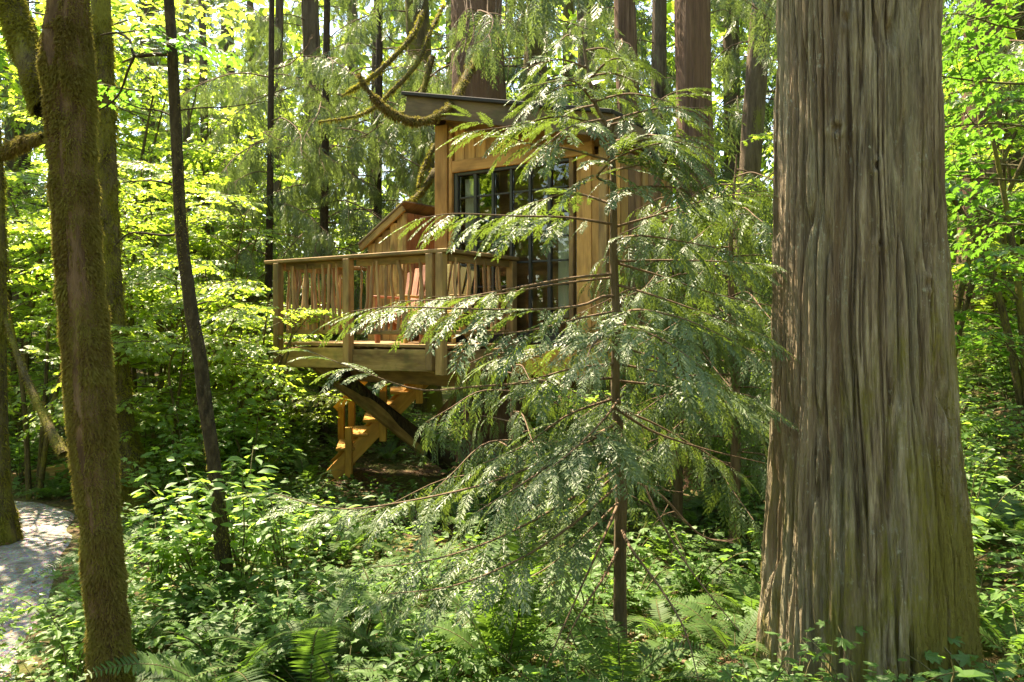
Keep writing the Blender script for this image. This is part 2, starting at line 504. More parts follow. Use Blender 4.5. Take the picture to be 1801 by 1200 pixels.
# ------------------------------------------------------------------ ground and path
def make_ground():
    xs = np.concatenate([np.linspace(-70, -12, 30)[:-1], np.linspace(-12, 12, 170), np.linspace(12, 70, 30)[1:]])
    ys = np.concatenate([np.linspace(-12, 2, 12)[:-1], np.linspace(2, 18, 120), np.linspace(18, 110, 40)[1:]])
    X, Y = np.meshgrid(xs, ys)
    Z = ground_z(X, Y)
    i, j = np.meshgrid(np.arange(len(ys) - 1), np.arange(len(xs) - 1), indexing='ij')
    n = len(xs)
    Fq = np.stack([i * n + j, i * n + j + 1, (i + 1) * n + j + 1, (i + 1) * n + j], -1).reshape(-1, 4)
    g = Geo().add(np.stack([X, Y, Z], -1), Fq, smooth=True)
    tag(link('ground', g.mesh('ground', M_GROUND)), kind='structure')
    P = curve([(x, y, 0) for x, y in PATH], 90)
    T = norm(np.gradient(P, axis=0))
    N = np.stack([-T[:, 1], T[:, 0], 0 * T[:, 0]], -1)
    s = np.linspace(-1, 1, 13)
    wd = 0.33 + 0.12 * (vnoise(np.arange(90) * 0.3, 0, 0, 9)[:, None] - 0.5)
    Q = P[:, None, :] + N[:, None, :] * (s[None, :] * wd)[..., None]
    Q[..., 2] = ground_z(Q[..., 0], Q[..., 1]) + 0.022 - 0.035 * (np.abs(s) > 0.95)[None, :]
    i, j = np.meshgrid(np.arange(89), np.arange(12), indexing='ij')
    Fq = np.stack([i * 13 + j, (i + 1) * 13 + j, (i + 1) * 13 + j + 1, i * 13 + j + 1], -1).reshape(-1, 4)
    tag(link('path', Geo().add(Q, Fq, smooth=True).mesh('path', M_GRAVEL)), kind='structure')
make_ground()

# ------------------------------------------------------------------ tree house
DECK_Z = -0.225
NEAR = Vector((-0.70, 8.5, DECK_Z))
HROT = math.atan2(-0.565, 0.825)
house = thing('tree_house', 'small cedar tree house with grid window, shed roof and railed deck above the ferns', 'tree house', NEAR, HROT)
def hw(u, v, z):
    """Tree-house coordinates (right along the window wall, back, up from the deck) to the world."""
    c, s = math.cos(HROT), math.sin(HROT)
    return Vector((NEAR.x + c * u - s * v, NEAR.y + s * u + c * v, NEAR.z + z))

UL, UR, VF, VB = -1.17, 1.41, 1.26, 2.6
ZROOF = lambda u: 2.77 - 0.228 * (u - UL)
def build_house():
    H = house
    # deck boards run across the deck, front board first
    v = 0.0
    while v < VF + 0.1:
        u1 = 0.0 if v + 0.14 < VF - 0.02 else UL - 0.06
        beam('deck_board', (-2.62, v + 0.07, -0.02), (u1, v + 0.07, -0.02), 0.134, 0.036, M_DECK, H)
        v += 0.14
    # rim joists and floor beams
    beam('rim_joist', (-2.64, -0.03, -0.19), (-1.43, -0.03, -0.17), 0.06, 0.24, M_RIM, H)
    beam('rim_joist', (-1.35, -0.03, -0.19), (-0.10, -0.03, -0.17), 0.06, 0.24, M_RIM, H)
    beam('rim_joist', (0.02, 0.02, -0.19), (0.02, VF - 0.05, -0.17), 0.06, 0.24, M_DECK, H)
    beam('rim_joist', (-2.66, 0.02, -0.19), (-2.66, VF + 0.2, -0.17), 0.06, 0.24, M_DECK, H)
    beam('floor_beam', (0.06, VF - 0.02, -0.22), (UR, VF - 0.02, -0.22), 0.10, 0.30, M_STAIR, H)
    beam('floor_beam', (UR - 0.04, VF + 0.04, -0.22), (UR - 0.04, VB, -0.22), 0.08, 0.30, M_DECK, H)
    beam('floor_beam', (UL, VF + 0.9, -0.48), (UR, VF + 0.9, -0.48), 0.14, 0.22, M_DECK, H)
    beam('floor_beam', (-2.6, 0.75, -0.42), (0.0, 0.75, -0.42), 0.10, 0.18, M_DECK, H)
    for i in range(6):
        beam('joist', (-2.3 + i * 0.42, 0.0, -0.18), (-2.3 + i * 0.42, VF + 0.2, -0.18), 0.05, 0.26, M_DECK, H)
    # railing posts
    for (u, v, z0, z1) in ((-2.62, -0.085, -0.29, 0.98), (-1.39, -0.085, -0.28, 0.98), (-0.14, -0.085, -0.27, 0.98), (0.0, -0.085, -0.32, 0.98), (0.035, VF - 0.08, -0.1, 0.97), (-2.70, 1.15, -0.3, 0.98)):
        beam('rail_post', (u, v, z0), (u, v, z1), 0.095, 0.095, M_DECK, H, up=(0, 1, 0))
    beam('hand_rail', (-2.85, -0.05, 1.00), (0.10, -0.05, 1.00), 0.15, 0.042, M_DECK, H)
    beam('hand_rail', (0.02, 0.028, 1.001), (0.02, VF + 0.0, 1.001), 0.15, 0.042, M_DECK, H)
    beam('hand_rail', (-2.70, 0.028, 1.001), (-2.70, VF + 0.5, 1.001), 0.15, 0.042, M_DECK, H)
    for (a, b) in (((-2.57, 0.005), (-1.44, 0.005)), ((-1.34, 0.005), (-0.19, 0.005))):
        beam('top_rail', (a[0], a[1], 0.935), (b[0], b[1], 0.935), 0.036, 0.085, M_DECK, H)
        beam('bottom_rail', (a[0], a[1], 0.13), (b[0], b[1], 0.13), 0.036, 0.05, M_DECK, H)
    beam('top_rail', (0.02, 0.0, 0.935), (0.02, VF - 0.13, 0.935), 0.036, 0.085, M_DECK, H)
    beam('bottom_rail', (0.02, 0.0, 0.13), (0.02, VF - 0.13, 0.13), 0.036, 0.05, M_DECK, H)
    beam('top_rail', (-2.70, 0.05, 0.935), (-2.70, 1.10, 0.935), 0.036, 0.085, M_DECK, H)
    # stick balusters: crooked peeled branches
    sticks = []
    for s in range(7):
        P = curve([(rng.normal(0, 0.011), rng.normal(0, 0.007), z) for z in (0.14, 0.32, 0.52, 0.74, 0.94)], 12)
        V, Fq = tube(P, interp_r([0.020, 0.017, 0.018, 0.014], 12) * rng.uniform(0.75, 1.25), 7)
        sticks.append(Geo().add(V, Fq, smooth=True).mesh('baluster', M_STICK))
    def row(a, b, n, wide=0.0):
        for i in range(n):
            t = (i + 0.5 + rng.uniform(-0.22, 0.22)) / n
            u, v = a[0] + (b[0] - a[0]) * t, a[1] + (b[1] - a[1]) * t
            link('baluster', sticks[i * 3 % 7], H, (u, v, 0), (rng.normal(0, 0.03), rng.normal(0, 0.045), rng.uniform(0, 6.28)),
                 (rng.uniform(0.8, 1.5), rng.uniform(0.8, 1.4), 1))
    row((-2.55, 0.005), (-1.46, 0.005), 17)
    row((-1.32, 0.005), (-0.2, 0.005), 14)
    row((0.02, 0.06), (0.02, VF - 0.14), 8)
    row((-2.70, 0.06), (-2.70, 1.1), 9)
    # window wall: corner boards, boards above and beside the window
    WL, WR, ZT = -0.87, 0.85, 2.12
    beam('corner_board', (UL + 0.10, VF - 0.035, -0.05), (UL + 0.10, VF - 0.035, ZROOF(UL + 0.1)), 0.20, 0.05, M_TRIM, H, up=(0, 1, 0))
    beam('corner_board', (UL - 0.023, VF + 0.065, -0.05), (UL - 0.023, VF + 0.065, ZROOF(UL)), 0.04, 0.15, M_FASCIA, H, up=(0, 1, 0))
    beam('casing', (WL - 0.052, VF - 0.03, 0.0), (WL - 0.052, VF - 0.03, ZROOF(WL)), 0.05, 0.052, M_TRIM, H, up=(0, 1, 0))
    beam('header', (WL - 0.02, VF - 0.032, ZT + 0.075), (UR - 0.30, VF - 0.032, ZT + 0.075), 0.055, 0.15, M_TRIM, H)
    n, u = 0, WL - 0.02
    while u < UR - 0.02:
        wd = 0.165
        zt = ZROOF(u + wd / 2) - 0.02
        if zt > ZT + 0.2:
            o = beam('wall_board', (u + wd / 2, VF + 0.0, ZT + 0.155), (u + wd / 2, VF + 0.0, zt), wd - 0.008, 0.03, M_TRIM, H, up=(0, 1, 0))
        u += wd
    # boards to the right of the window, then the corner posts
    u = WR + 0.03
    while u < UR - 0.16:
        beam('wall_board', (u + 0.10, VF - 0.005, -0.05), (u + 0.10, VF - 0.005, ZT + 0.0), 0.192, 0.032, M_TRIM, H, up=(0, 1, 0))
        u += 0.20
    beam('corner_post', (UR - 0.15, VF - 0.06, -0.38), (UR - 0.15, VF - 0.06, ZROOF(UR)), 0.10, 0.09, M_DECK, H, up=(0, 1, 0))
    beam('corner_board', (UR - 0.035, VF - 0.04, -0.08), (UR - 0.035, VF - 0.04, ZROOF(UR)), 0.12, 0.05, M_TRIM, H, up=(0, 1, 0))
    # side wall on the right, boards back from the corner
    v = VF + 0.02
    k = 0
    while v < VB:
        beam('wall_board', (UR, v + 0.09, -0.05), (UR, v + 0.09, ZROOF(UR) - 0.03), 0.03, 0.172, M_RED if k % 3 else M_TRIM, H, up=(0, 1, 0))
        v += 0.18
        k += 1
    for v in (VF + 0.55, VF + 1.25):
        beam('batten', (UR + 0.028, v, -0.05), (UR + 0.028, v, ZROOF(UR) - 0.04), 0.03, 0.06, M_DECK, H, up=(0, 1, 0))
    beam('wall_panel', (UL, VF + 0.16, 0.76), (UL, VB, 0.76), 0.04, 1.56, M_INT, H)
    beam('wall_panel', (UL, VF + 0.16, 2.56), (UL, VB, 2.56), 0.04, 0.38, M_INT, H)
    sw = link('added_side_window', None, H, (UL, VF + 0.16, 1.54))  # window added in the hidden wall so sunlight reaches the room
    beam('pane', (0, 0.03, 0.415), (0, VB - VF - 0.19, 0.415), 0.006, 0.77, M_GLASS, sw, bev=0)
    for vv in (0.02, (VB - VF - 0.16) / 2, VB - VF - 0.18):
        beam('frame', (0, vv, 0.0), (0, vv, 0.83), 0.05, 0.04, M_METAL, sw, up=(0, 1, 0))
    beam('wall_panel', (UL + 0.03, VB, 1.2), (UR - 0.02, VB, 1.2), 0.04, 2.45, M_INT, H)
    beam('floor_panel', ((UL + UR) / 2, VF + 0.03, -0.045), ((UL + UR) / 2, VB - 0.03, -0.045), UR - UL - 0.06, 0.05, M_INT, H)
    # roof: boards under a dark membrane, fascias
    def rp(u, v, dz=0.0):
        return (u, v, ZROOF(u) + dz)
    U0, U1, V0, V1 = UL - 0.26, UR + 0.06, VF - 0.28, VB + 0.25
    vm = (V0 + V1) / 2
    beam('roof', rp(U0, vm, 0.22), rp(U1, vm, 0.22), V1 - V0 - 0.06, 0.10, M_FASCIA, H)
    beam('roofing', rp(U0 - 0.05, vm - 0.03, 0.315), rp(U1 + 0.03, vm - 0.03, 0.315), V1 - V0 + 0.08, 0.045, M_ROOF, H)
    beam('fascia', rp(U0 - 0.02, V0, 0.165), rp(U1, V0, 0.165), 0.045, 0.25, M_FASCIA, H)
    beam('fascia', rp(U0 - 0.03, V0 + 0.025, 0.165), rp(U0 - 0.03, V1, 0.165), 0.04, 0.24, M_FASCIA, H)
    beam('fascia', rp(U1, V0 + 0.025, 0.165), rp(U1, V1, 0.165), 0.04, 0.24, M_FASCIA, H)
    for i in range(5):
        v = VF + 0.12 + i * 0.27
        beam('rafter', rp(UL + 0.05, v, 0.05), rp(UR - 0.05, v, 0.05), 0.05, 0.15, M_INT, H)
    # window: frame, muntins and forty-two panes
    W = link('window', None, H, (WL, VF, 0))
    WW, WH = WR - WL, ZT
    beam('frame', (0.025, 0, 0), (0.025, 0, WH), 0.05, 0.07, M_METAL, W, up=(0, 1, 0))
    beam('frame', (WW - 0.03, 0, 0), (WW - 0.03, 0, WH), 0.06, 0.07, M_DECK, W, up=(0, 1, 0))
    beam('frame', (0.05, 0, WH - 0.02), (WW - 0.06, 0, WH - 0.02), 0.07, 0.04, M_METAL, W)
    beam('frame', (0.05, 0, 0.06), (WW - 0.06, 0, 0.06), 0.07, 0.12, M_METAL, W)
    nc, nr = 6, 7
    x0, x1, z0, z1 = 0.05, WW - 0.06, 0.12, WH - 0.04
    for c in range(1, nc):
        x = x0 + (x1 - x0) * c / nc
        beam('muntin', (x, -0.002, z0), (x, -0.002, z1), 0.046 if c in (1, 5) else 0.034, 0.05, M_METAL, W, up=(0, 1, 0), bev=0.003)
    for r in range(1, nr):
        z = z0 + (z1 - z0) * r / nr
        for c in range(nc):
            beam('muntin', (x0 + (x1 - x0) * c / nc + 0.022, 0.002, z), (x0 + (x1 - x0) * (c + 1) / nc - 0.022, 0.002, z), 0.036, 0.022, M_METAL, W, bev=0.003)
    for r in range(nr):
        for c in range(nc):
            xa, za = x0 + (x1 - x0) * (c + 0.5) / nc, z0 + (z1 - z0) * (r + 0.5) / nr
            o = beam('pane', (xa, 0.008, za - (z1 - z0) / nr / 2 + 0.012), (xa, 0.008, za + (z1 - z0) / nr / 2 - 0.012), (x1 - x0) / nc - 0.036, 0.005, M_GLASS, W, up=(0, 1, 0), bev=0)
            o.rotation_euler.rotate_axis('X', rng.normal(0, 0.006))
    # inside: a cross wall, a loft beam
    beam('loft_beam', (UL + 0.05, VF + 0.9, 1.75), (UR - 0.05, VF + 0.9, 1.75), 0.10, 0.14, M_INT, H)
    beam('inner_wall', (0.05, VF + 1.2, 1.05), (0.75, VF + 1.2, 1.05), 0.05, 2.1, M_INT, H)
    # lean-to at the back of the deck
    Lt = link('lean_to', None, H, (-2.42, VF + 0.02, 0))
    LW, LD = 0.68, 0.9
    zt = lambda u: 1.30 + 0.42 * u / LW
    for i in range(5):
        u = (i + 0.5) * LW / 5
        beam('wall_board', (u, 0, 0), (u, 0, zt(u) - 0.02), LW / 5 - 0.006, 0.03, M_RIM, Lt, up=(0, 1, 0))
    for i in range(6):
        v = 0.02 + (i + 0.5) * LD / 6
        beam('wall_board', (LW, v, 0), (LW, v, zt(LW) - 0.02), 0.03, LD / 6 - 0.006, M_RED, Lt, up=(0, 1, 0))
    beam('fascia', (-0.10, -0.05, zt(-0.10) + 0.02), (LW + 0.02, -0.05, zt(LW + 0.02) + 0.02), 0.04, 0.09, M_RIM, Lt)
    beam('roof', (-0.12, LD / 2 + 0.02, zt(-0.12) + 0.09), (LW + 0.05, LD / 2 + 0.02, zt(LW + 0.05) + 0.09), LD + 0.2, 0.03, M_FASCIA, Lt)
    beam('casing', (LW + 0.01, -0.02, 0), (LW + 0.01, -0.02, zt(LW) - 0.03), 0.07, 0.03, M_RIM, Lt, up=(0, 1, 0))
    # braces and props under the deck
    inv = Matrix.Rotation(-HROT, 4, 'Z') @ Matrix.Translation(-NEAR)
    def wbeam(name, a, b, wd, ht, m):
        return beam(name, inv @ a, inv @ b, wd, ht, m, H)
    wbeam('brace', at(558, 640, 9.95), at(748, 792, 11.0), 0.10, 0.16, M_RIM)
    wbeam('brace', at(830, 668, 9.6), at(772, 735, 11.2), 0.08, 0.12, M_DECK)
    for p in (hw(-0.25, 1.1, -0.3), hw(UR - 0.1, VB - 0.1, -0.35), hw(UR - 0.15, VF + 0.1, -0.35)):
        q = Vector((p.x, p.y, gz(p.x, p.y) - 0.1))
        o = wbeam('support_post', q, p, 0.15, 0.15, M_DECK)
    # a log brace beside the timber brace
    P = [inv @ p for p in (at(585, 648, 10.05), at(650, 705, 10.5), at(790, 815, 11.3))]
    V, Fq = tube(curve(P, 14), interp_r([0.10, 0.11, 0.13], 14), 12)
    link('log_brace', Geo().add(V, Fq, smooth=True).mesh('log_brace', M_DARKBARK), H)
build_house()

def curtain(name, label, u0, u1, z0, z1, v):
    n = 40
    u = np.linspace(u0, u1, n)
    d = 0.022 * np.sin(np.arange(n) * 1.35) + 0.008 * rng.normal(size=n)
    zz = np.linspace(z0, z1, 9)
    V = np.array([[tuple(hw(a, v + b * (1 - 0.4 * k / 8), z)) for a, b in zip(u, d)] for k, z in enumerate(zz)])
    i, j = np.meshgrid(np.arange(8), np.arange(n - 1), indexing='ij')
    Fq = np.stack([i * n + j, i * n + j + 1, (i + 1) * n + j + 1, (i + 1) * n + j], -1).reshape(-1, 4)
    base = hw((u0 + u1) / 2, v, z0)
    o = link(name, Geo().add(V.reshape(-1, 3) - np.array(base), Fq, smooth=True).mesh(name, M_CURTAIN), None, base)
    md = o.modifiers.new('thick', 'SOLIDIFY')
    md.thickness = 0.006
    tag(o, label, 'curtain')
curtain('curtain', 'white gathered curtain behind the left end of the grid window', -0.80, -0.58, 0.25, 2.05, VF + 0.10)
curtain('curtain', 'pale cloth panel standing in for a bright far window, behind the right end of the grid window', 0.58, 0.82, 0.30, 1.42, VF + 0.10)  # white cloth in place of a bright window across the room

def adirondack(label, u, v, rz, mat):
    """Slatted garden chair; local -y is the way it faces."""
    t = thing('adirondack_chair', label, 'chair', hw(u, v, 0.0), HROT + rz, 'slatted chairs on the deck')
    for i in range(6):
        x = -0.225 + i * 0.09
        top = 0.98 - 0.06 * abs(i - 2.5) ** 1.3 * 0.5
        beam('back_slat', (x * 0.85, 0.20, 0.26), (x * 1.2, 0.50, top), 0.076, 0.018, mat, t, up=(0, 1, 0.4), bev=0.004)
    for i in range(5):
        yy = -0.28 + i * 0.105
        beam('seat_slat', (-0.26, yy, 0.37 - 0.22 * (yy + 0.28)), (0.26, yy, 0.37 - 0.22 * (yy + 0.28)), 0.09, 0.018, mat, t, bev=0.004)
    for s in (-1, 1):
        beam('armrest', (s * 0.32, -0.36, 0.55), (s * 0.32, 0.36, 0.55), 0.12, 0.022, mat, t)
        beam('leg', (s * 0.29, -0.30, 0.0), (s * 0.29, -0.30, 0.538), 0.024, 0.10, mat, t, up=(0, 1, 0))
        beam('leg', (s * 0.265, -0.24, 0.30), (s * 0.265, 0.50, 0.03), 0.024, 0.11, mat, t)
    beam('back_rail', (-0.30, 0.33, 0.525), (0.30, 0.33, 0.525), 0.05, 0.025, mat, t)
    return t
adirondack('reddish slatted garden chair on the deck behind the second bay of stick railing', -1.05, 0.62, 0.25, M_CHAIR)
adirondack('yellow slatted garden chair seen between the two front corner posts of the deck', -0.66, 0.66, 0.35, M_CHAIR2)

def stairs():
    a, b = Vector((-2.42, 10.7, gz(-2.42, 10.7) + 0.10)), Vector((-0.82, 10.95, -0.36))
    t = thing('staircase', 'orange timber staircase rising to the right beneath the deck', 'stairs', a)
    d = (b - a)
    h = Vector((d.x, d.y, 0)).normalized()
    n = Vector((-h.y, h.x, 0))
    for s in (-0.02, 0.74):
        beam('stringer', n * s, d + n * s, 0.05, 0.20, M_STAIR, t)
    N = 9
    for i in range(1, N):
        p = d * (i / N) + Vector((0, 0, 0.17))
        beam('tread', p + n * -0.10, p + n * 0.80, 0.25, 0.036, M_STAIR, t)
        q = p - h * -0.09 - Vector((0, 0, 0.105))
        beam('riser', q + n * 0.01, q + n * 0.71, 0.02, 0.16, M_STAIR, t)
    for k in (0.14, 0.42, 0.72, 0.98):
        p = d * k - n * 0.075
        beam('post', p + Vector((0, 0, -0.25)), p + Vector((0, 0, 0.42 if k < 0.9 else 0.3)), 0.09, 0.09, M_STAIR, t, up=(0, 1, 0))
    for k in (0.05, 0.14, 0.42, 0.72):
        p = d * k + n * 0.80
        beam('post', p + Vector((0, 0, -0.25)), p + Vector((0, 0, 0.75)), 0.09, 0.09, M_STAIR, t, up=(0, 1, 0))
    beam('hand_rail', n * 0.80 + Vector((0, 0, 0.80)), d * 0.85 + n * 0.80 + Vector((0, 0, 0.80)), 0.05, 0.11, M_STAIR, t)
    # upright boards closing the side of the landing
    for i in range(5):
        p = d * 0.62 + h * (0.10 * i) + n * 0.92
        beam('side_board', (p.x, p.y, d.z - 0.35), (p.x, p.y, d.z + 0.30), 0.094, 0.03, M_STAIR, t, up=(0, 1, 0))
stairs()

def fence():
    p0, p1, p2 = at(-60, 852, 10.6), at(38, 838, 10.6), at(116, 822, 11.0)
    t = thing('rail_fence', 'low orange timber rail fence beside the path at the left edge', 'fence', (p1.x, p1.y, gz(p1.x, p1.y)))
    o = t.location
    for a, b in ((p0, p1), (p1, p2)):
        beam('rail', a - o, b - o, 0.07, 0.10, M_RIM, t)
    for p in (p0, p1, p2):
        q = Vector((p.x, p.y + 0.07, gz(p.x, p.y) - 0.1))
        beam('post', q - o, Vector((q.x, q.y, p.z + 0.03)) - o, 0.10, 0.10, M_RIM, t, up=(0, 1, 0))
    beam('edging_board', Vector((p0.x, p0.y - .25, gz(p0.x, p0.y) + 0.06)) - o, Vector((p2.x, p2.y - .25, gz(p2.x, p2.y - .25) + 0.06)) - o, 0.06, 0.14, M_RIM, t)
fence()

# ------------------------------------------------------------------ leaf and spray templates
def spray_template(npin, teeth, bend, seed, wide=0.30):
    """Flat fern-like cedar spray, one unit long along +x, bending down along its length."""
    r = np.random.default_rng(seed)
    Q = []
    def diamond(p, d, L, wdt):
        d = d / np.linalg.norm(d)
        s = np.array([-d[1], d[0]])
        Q.append([p, p + d * L * 0.45 + s * wdt, p + d * L, p + d * L * 0.45 - s * wdt])
    ax = np.array([1.0, 0])
    diamond(np.array([0, 0.0]), ax, 1.0, 0.009)
    for i in range(npin):
        s = (i + 0.4) / npin
        l = wide * (0.35 + 1.1 * s if s < 0.3 else 0.68 * (1.35 - s) ** 0.8 * 1.25) * r.uniform(0.8, 1.15)
        for sd in (-1, 1):
            if r.random() < 0.06:
                continue
            ang = sd * R(r.uniform(42, 58) - 18 * s)
            d = np.array([math.cos(ang), math.sin(ang)])
            p = np.array([s * 0.96 + (0.02 if sd > 0 else 0), 0.0])
            diamond(p, d, l, 0.012 + 0.035 * l)
            for k in range(teeth):
                f = (k + 0.7) / (teeth + 0.6)
                tl = l * 0.34 * (1 - 0.55 * f)
                for s2 in (-1, 1):
                    a2 = ang + s2 * R(34)
                    diamond(p + d * l * f * 0.9, np.array([math.cos(a2), math.sin(a2)]), tl, 0.008 + 0.10 * tl)
    A = np.array(Q)                                        # (n,4,2)
    z = -bend * A[..., 0] ** 2 - 0.35 * bend * np.abs(A[..., 1]) - 0.25 * A[..., 1] ** 2 + r.normal(0, 0.006, A.shape[:2])
    x = A[..., 0] * (1 - 0.25 * bend * A[..., 0])
    V = np.stack([x, A[..., 1], z], -1).reshape(-1, 3)
    return V, np.arange(len(V)).reshape(-1, 4)

SPRAY = [spray_template(12, 2, b, 10 + i, wd) for i, (b, wd) in enumerate(((0.15, .30), (0.30, .36), (0.42, .26), (0.22, .40), (0.35, .32)))]
SPRAY_C = [spray_template(9, 2, b, 30 + i, 0.36) for i, b in enumerate((0.4, 0.6, 0.8))]
SPRAY_F = [spray_template(7, 1, b, 40 + i, 0.40) for i, b in enumerate((0.5, 0.8, 1.0))]

def maple_template(lobes=5, seed=0):
    r = np.random.default_rng(seed)
    pts = [(-0.02, 0.0)]
    angs = np.linspace(-118, 118, lobes)
    out = []
    for i, a in enumerate(angs):
        L = 1.0 - 0.42 * (abs(a) / 118) ** 1.5
        if i:
            am = (angs[i - 1] + a) / 2
            out.append((am, L * 0.50))
        out.append((a - 11, L * 0.80))
        out.append((a, L))
        out.append((a + 11, L * 0.80))
    V = [(0.0, 0.0, 0.0)]
    for a, L in out:
        V.append((L * math.cos(R(a)) * 0.6 + 0.30, L * math.sin(R(a)) * 0.6, -0.10 * L * L + 0.03 * math.sin(a) + r.normal(0, 0.012)))
    V[0] = (0.12, 0, 0.02)
    V = np.array(V)
    n = len(V)
    Ft = [(0, i, i + 1) for i in range(1, n - 1)] + [(0, n - 1, 1)]
    return V, np.array(Ft)
MAPLE = [maple_template(5, 1), maple_template(7, 2), maple_template(5, 3)]
OVATE = (np.array([(0, 0, 0), (0.32, 0.24, 0.05), (0.62, 0.22, 0.04), (1.0, 0, -0.10), (0.62, -0.22, 0.04), (0.32, -0.24, 0.05), (0.5, 0, -0.01)], float),
         np.array([(0, 6, 1), (1, 6, 2), (2, 6, 3), (3, 6, 4), (4, 6, 5), (5, 6, 0)]))
DIAM = (np.array([(0, 0, 0), (0.4, 0.28, 0.04), (1, 0, -0.08), (0.4, -0.28, 0.04)], float), np.array([(0, 1, 2, 3)]))

def scatter_leaves(g, tpl, P, D, size, mat=0, tilt=0.35, up=None):
    """Leaves of template tpl at points P, pointing along D, lying roughly level."""
    N = len(P)
    U = np.tile(np.array([0, 0, 1.0]), (N, 1)) if up is None else up
    U = U + rng.normal(0, tilt, (N, 3))
    B = basis(D, U) * np.asarray(size)[:, None, None]
    g.inst(tpl[0], tpl[1], B, P, mat)

def cedar_branch(g, P, f0, spray_len, templates, twig_r=0.008, gap=0.055, droop=(10, 35), leaf=1, sides=5, jitter=0.0):
    """Twig along curve P carrying flat sprays left and right from fraction f0 to its tip."""
    n = len(P)
    g.add(*tube(P, np.linspace(twig_r, 0.0022, n), sides), 0, 0.5, True)
    seg = np.linalg.norm(np.diff(P, axis=0), axis=1)
    s = np.concatenate([[0], np.cumsum(seg)])
    L = s[-1]
    T = norm(np.gradient(P, axis=0))
    d = np.arange(L * f0, L * 0.995, gap)
    if not len(d):
        return
    d = np.clip(d + rng.normal(0, gap * 0.25, len(d)), 0, L)
    pos = np.stack([np.interp(d, s, P[:, k]) for k in range(3)], -1)
    tan = norm(np.stack([np.interp(d, s, T[:, k]) for k in range(3)], -1))
    up = np.array([0, 0, 1.0])
    side = norm(np.cross(tan, up))
    sg = np.where(np.arange(len(d)) % 2 == 0, 1.0, -1.0)[:, None]
    f = (d / L - f0) / max(1e-6, 1 - f0)
    ang = R(1) * (rng.uniform(48, 72, len(d)) - 30 * f)[:, None]
    D = tan * np.cos(ang) + side * sg * np.sin(ang)
    dr = R(1) * rng.uniform(droop[0], droop[1], len(d))[:, None]
    D = norm(D * np.cos(dr) - up * np.sin(dr) + rng.normal(0, 0.08, D.shape))
    U = np.tile(up, (len(d), 1)) + rng.normal(0, 0.16, D.shape)
    size = spray_len * (0.55 + 0.75 * np.minimum(f / 0.35, 1) - 0.55 * np.maximum(f - 0.35, 0) / 0.65) * rng.uniform(0.75, 1.2, len(d))
    B = basis(D, U) * size[:, None, None]
    which = rng.integers(0, len(templates), len(d))
    for k, t in enumerate(templates):
        m = which == k
        g.inst(t[0], t[1], B[m], pos[m], leaf)
    t = templates[0]                                       # the tip spray
    g.inst(t[0], t[1], basis(T[-1:] - 0.25 * up, up + 0 * T[-1:]) * spray_len * 0.8, P[-1:], leaf)

# ------------------------------------------------------------------ trunks
def trunk_geo(P, rad, sides, rings, seed, flute=0.06, flare=0.0, furrow=0.0, ff=9.0, fz=1.0, mat=0):
    """Trunk tube with fluting and optional bark furrows; P relative to the tree's base."""
    C = curve(P, rings)
    r = interp_r(rad, rings)
    V, Fq = tube(C, r, sides)
    V = V.reshape(rings, sides, 3)
    ax = C[:, None, :]
    N = V - ax
    rr = np.linalg.norm(N, axis=-1, keepdims=True)
    N = N / np.maximum(rr, 1e-9)
    cx, cy, z = N[..., 0], N[..., 1], V[..., 2]
    h = flute * (vnoise(cx * 1.6 + 5, cy * 1.6, z * 0.35, seed) - 0.5) * 2
    h = h + flute * 0.5 * (vnoise(cx * 4 + 9, cy * 4, z * 1.1, seed + 1) - 0.5) * 2 + flute * 0.45 * (vnoise(cx * 3, cy * 3, z * 5.5, seed + 11) - 0.5) * 2
    if flare:
        h = h + flare * np.exp(-np.maximum(z, 0) / 0.30) * (0.6 + 1.0 * vnoise(cx * 2.2, cy * 2.2, 0.3, seed + 5))
    disp = h * rr[..., 0]
    if furrow:
        k = ff
        wx = 0.8 * (vnoise(cx * 3, cy * 3, z * 1.3, seed + 7) - 0.5)
        n1 = vnoise((cx + 0.12 * wx) * k, (cy + 0.12 * wx) * k, z * fz, seed + 2)
        disp = disp - furrow * np.exp(-((n1 - 0.5) / 0.10) ** 2)
        n2 = vnoise(cx * k * 2.6, cy * k * 2.6, z * fz * 2.0, seed + 3)
        disp = disp - furrow * 0.45 * np.exp(-((n2 - 0.5) / 0.14) ** 2) + furrow * 0.5 * (n1 - 0.5)
    V = V + N * disp[..., None]
    return V.reshape(-1, 3), Fq, V, N

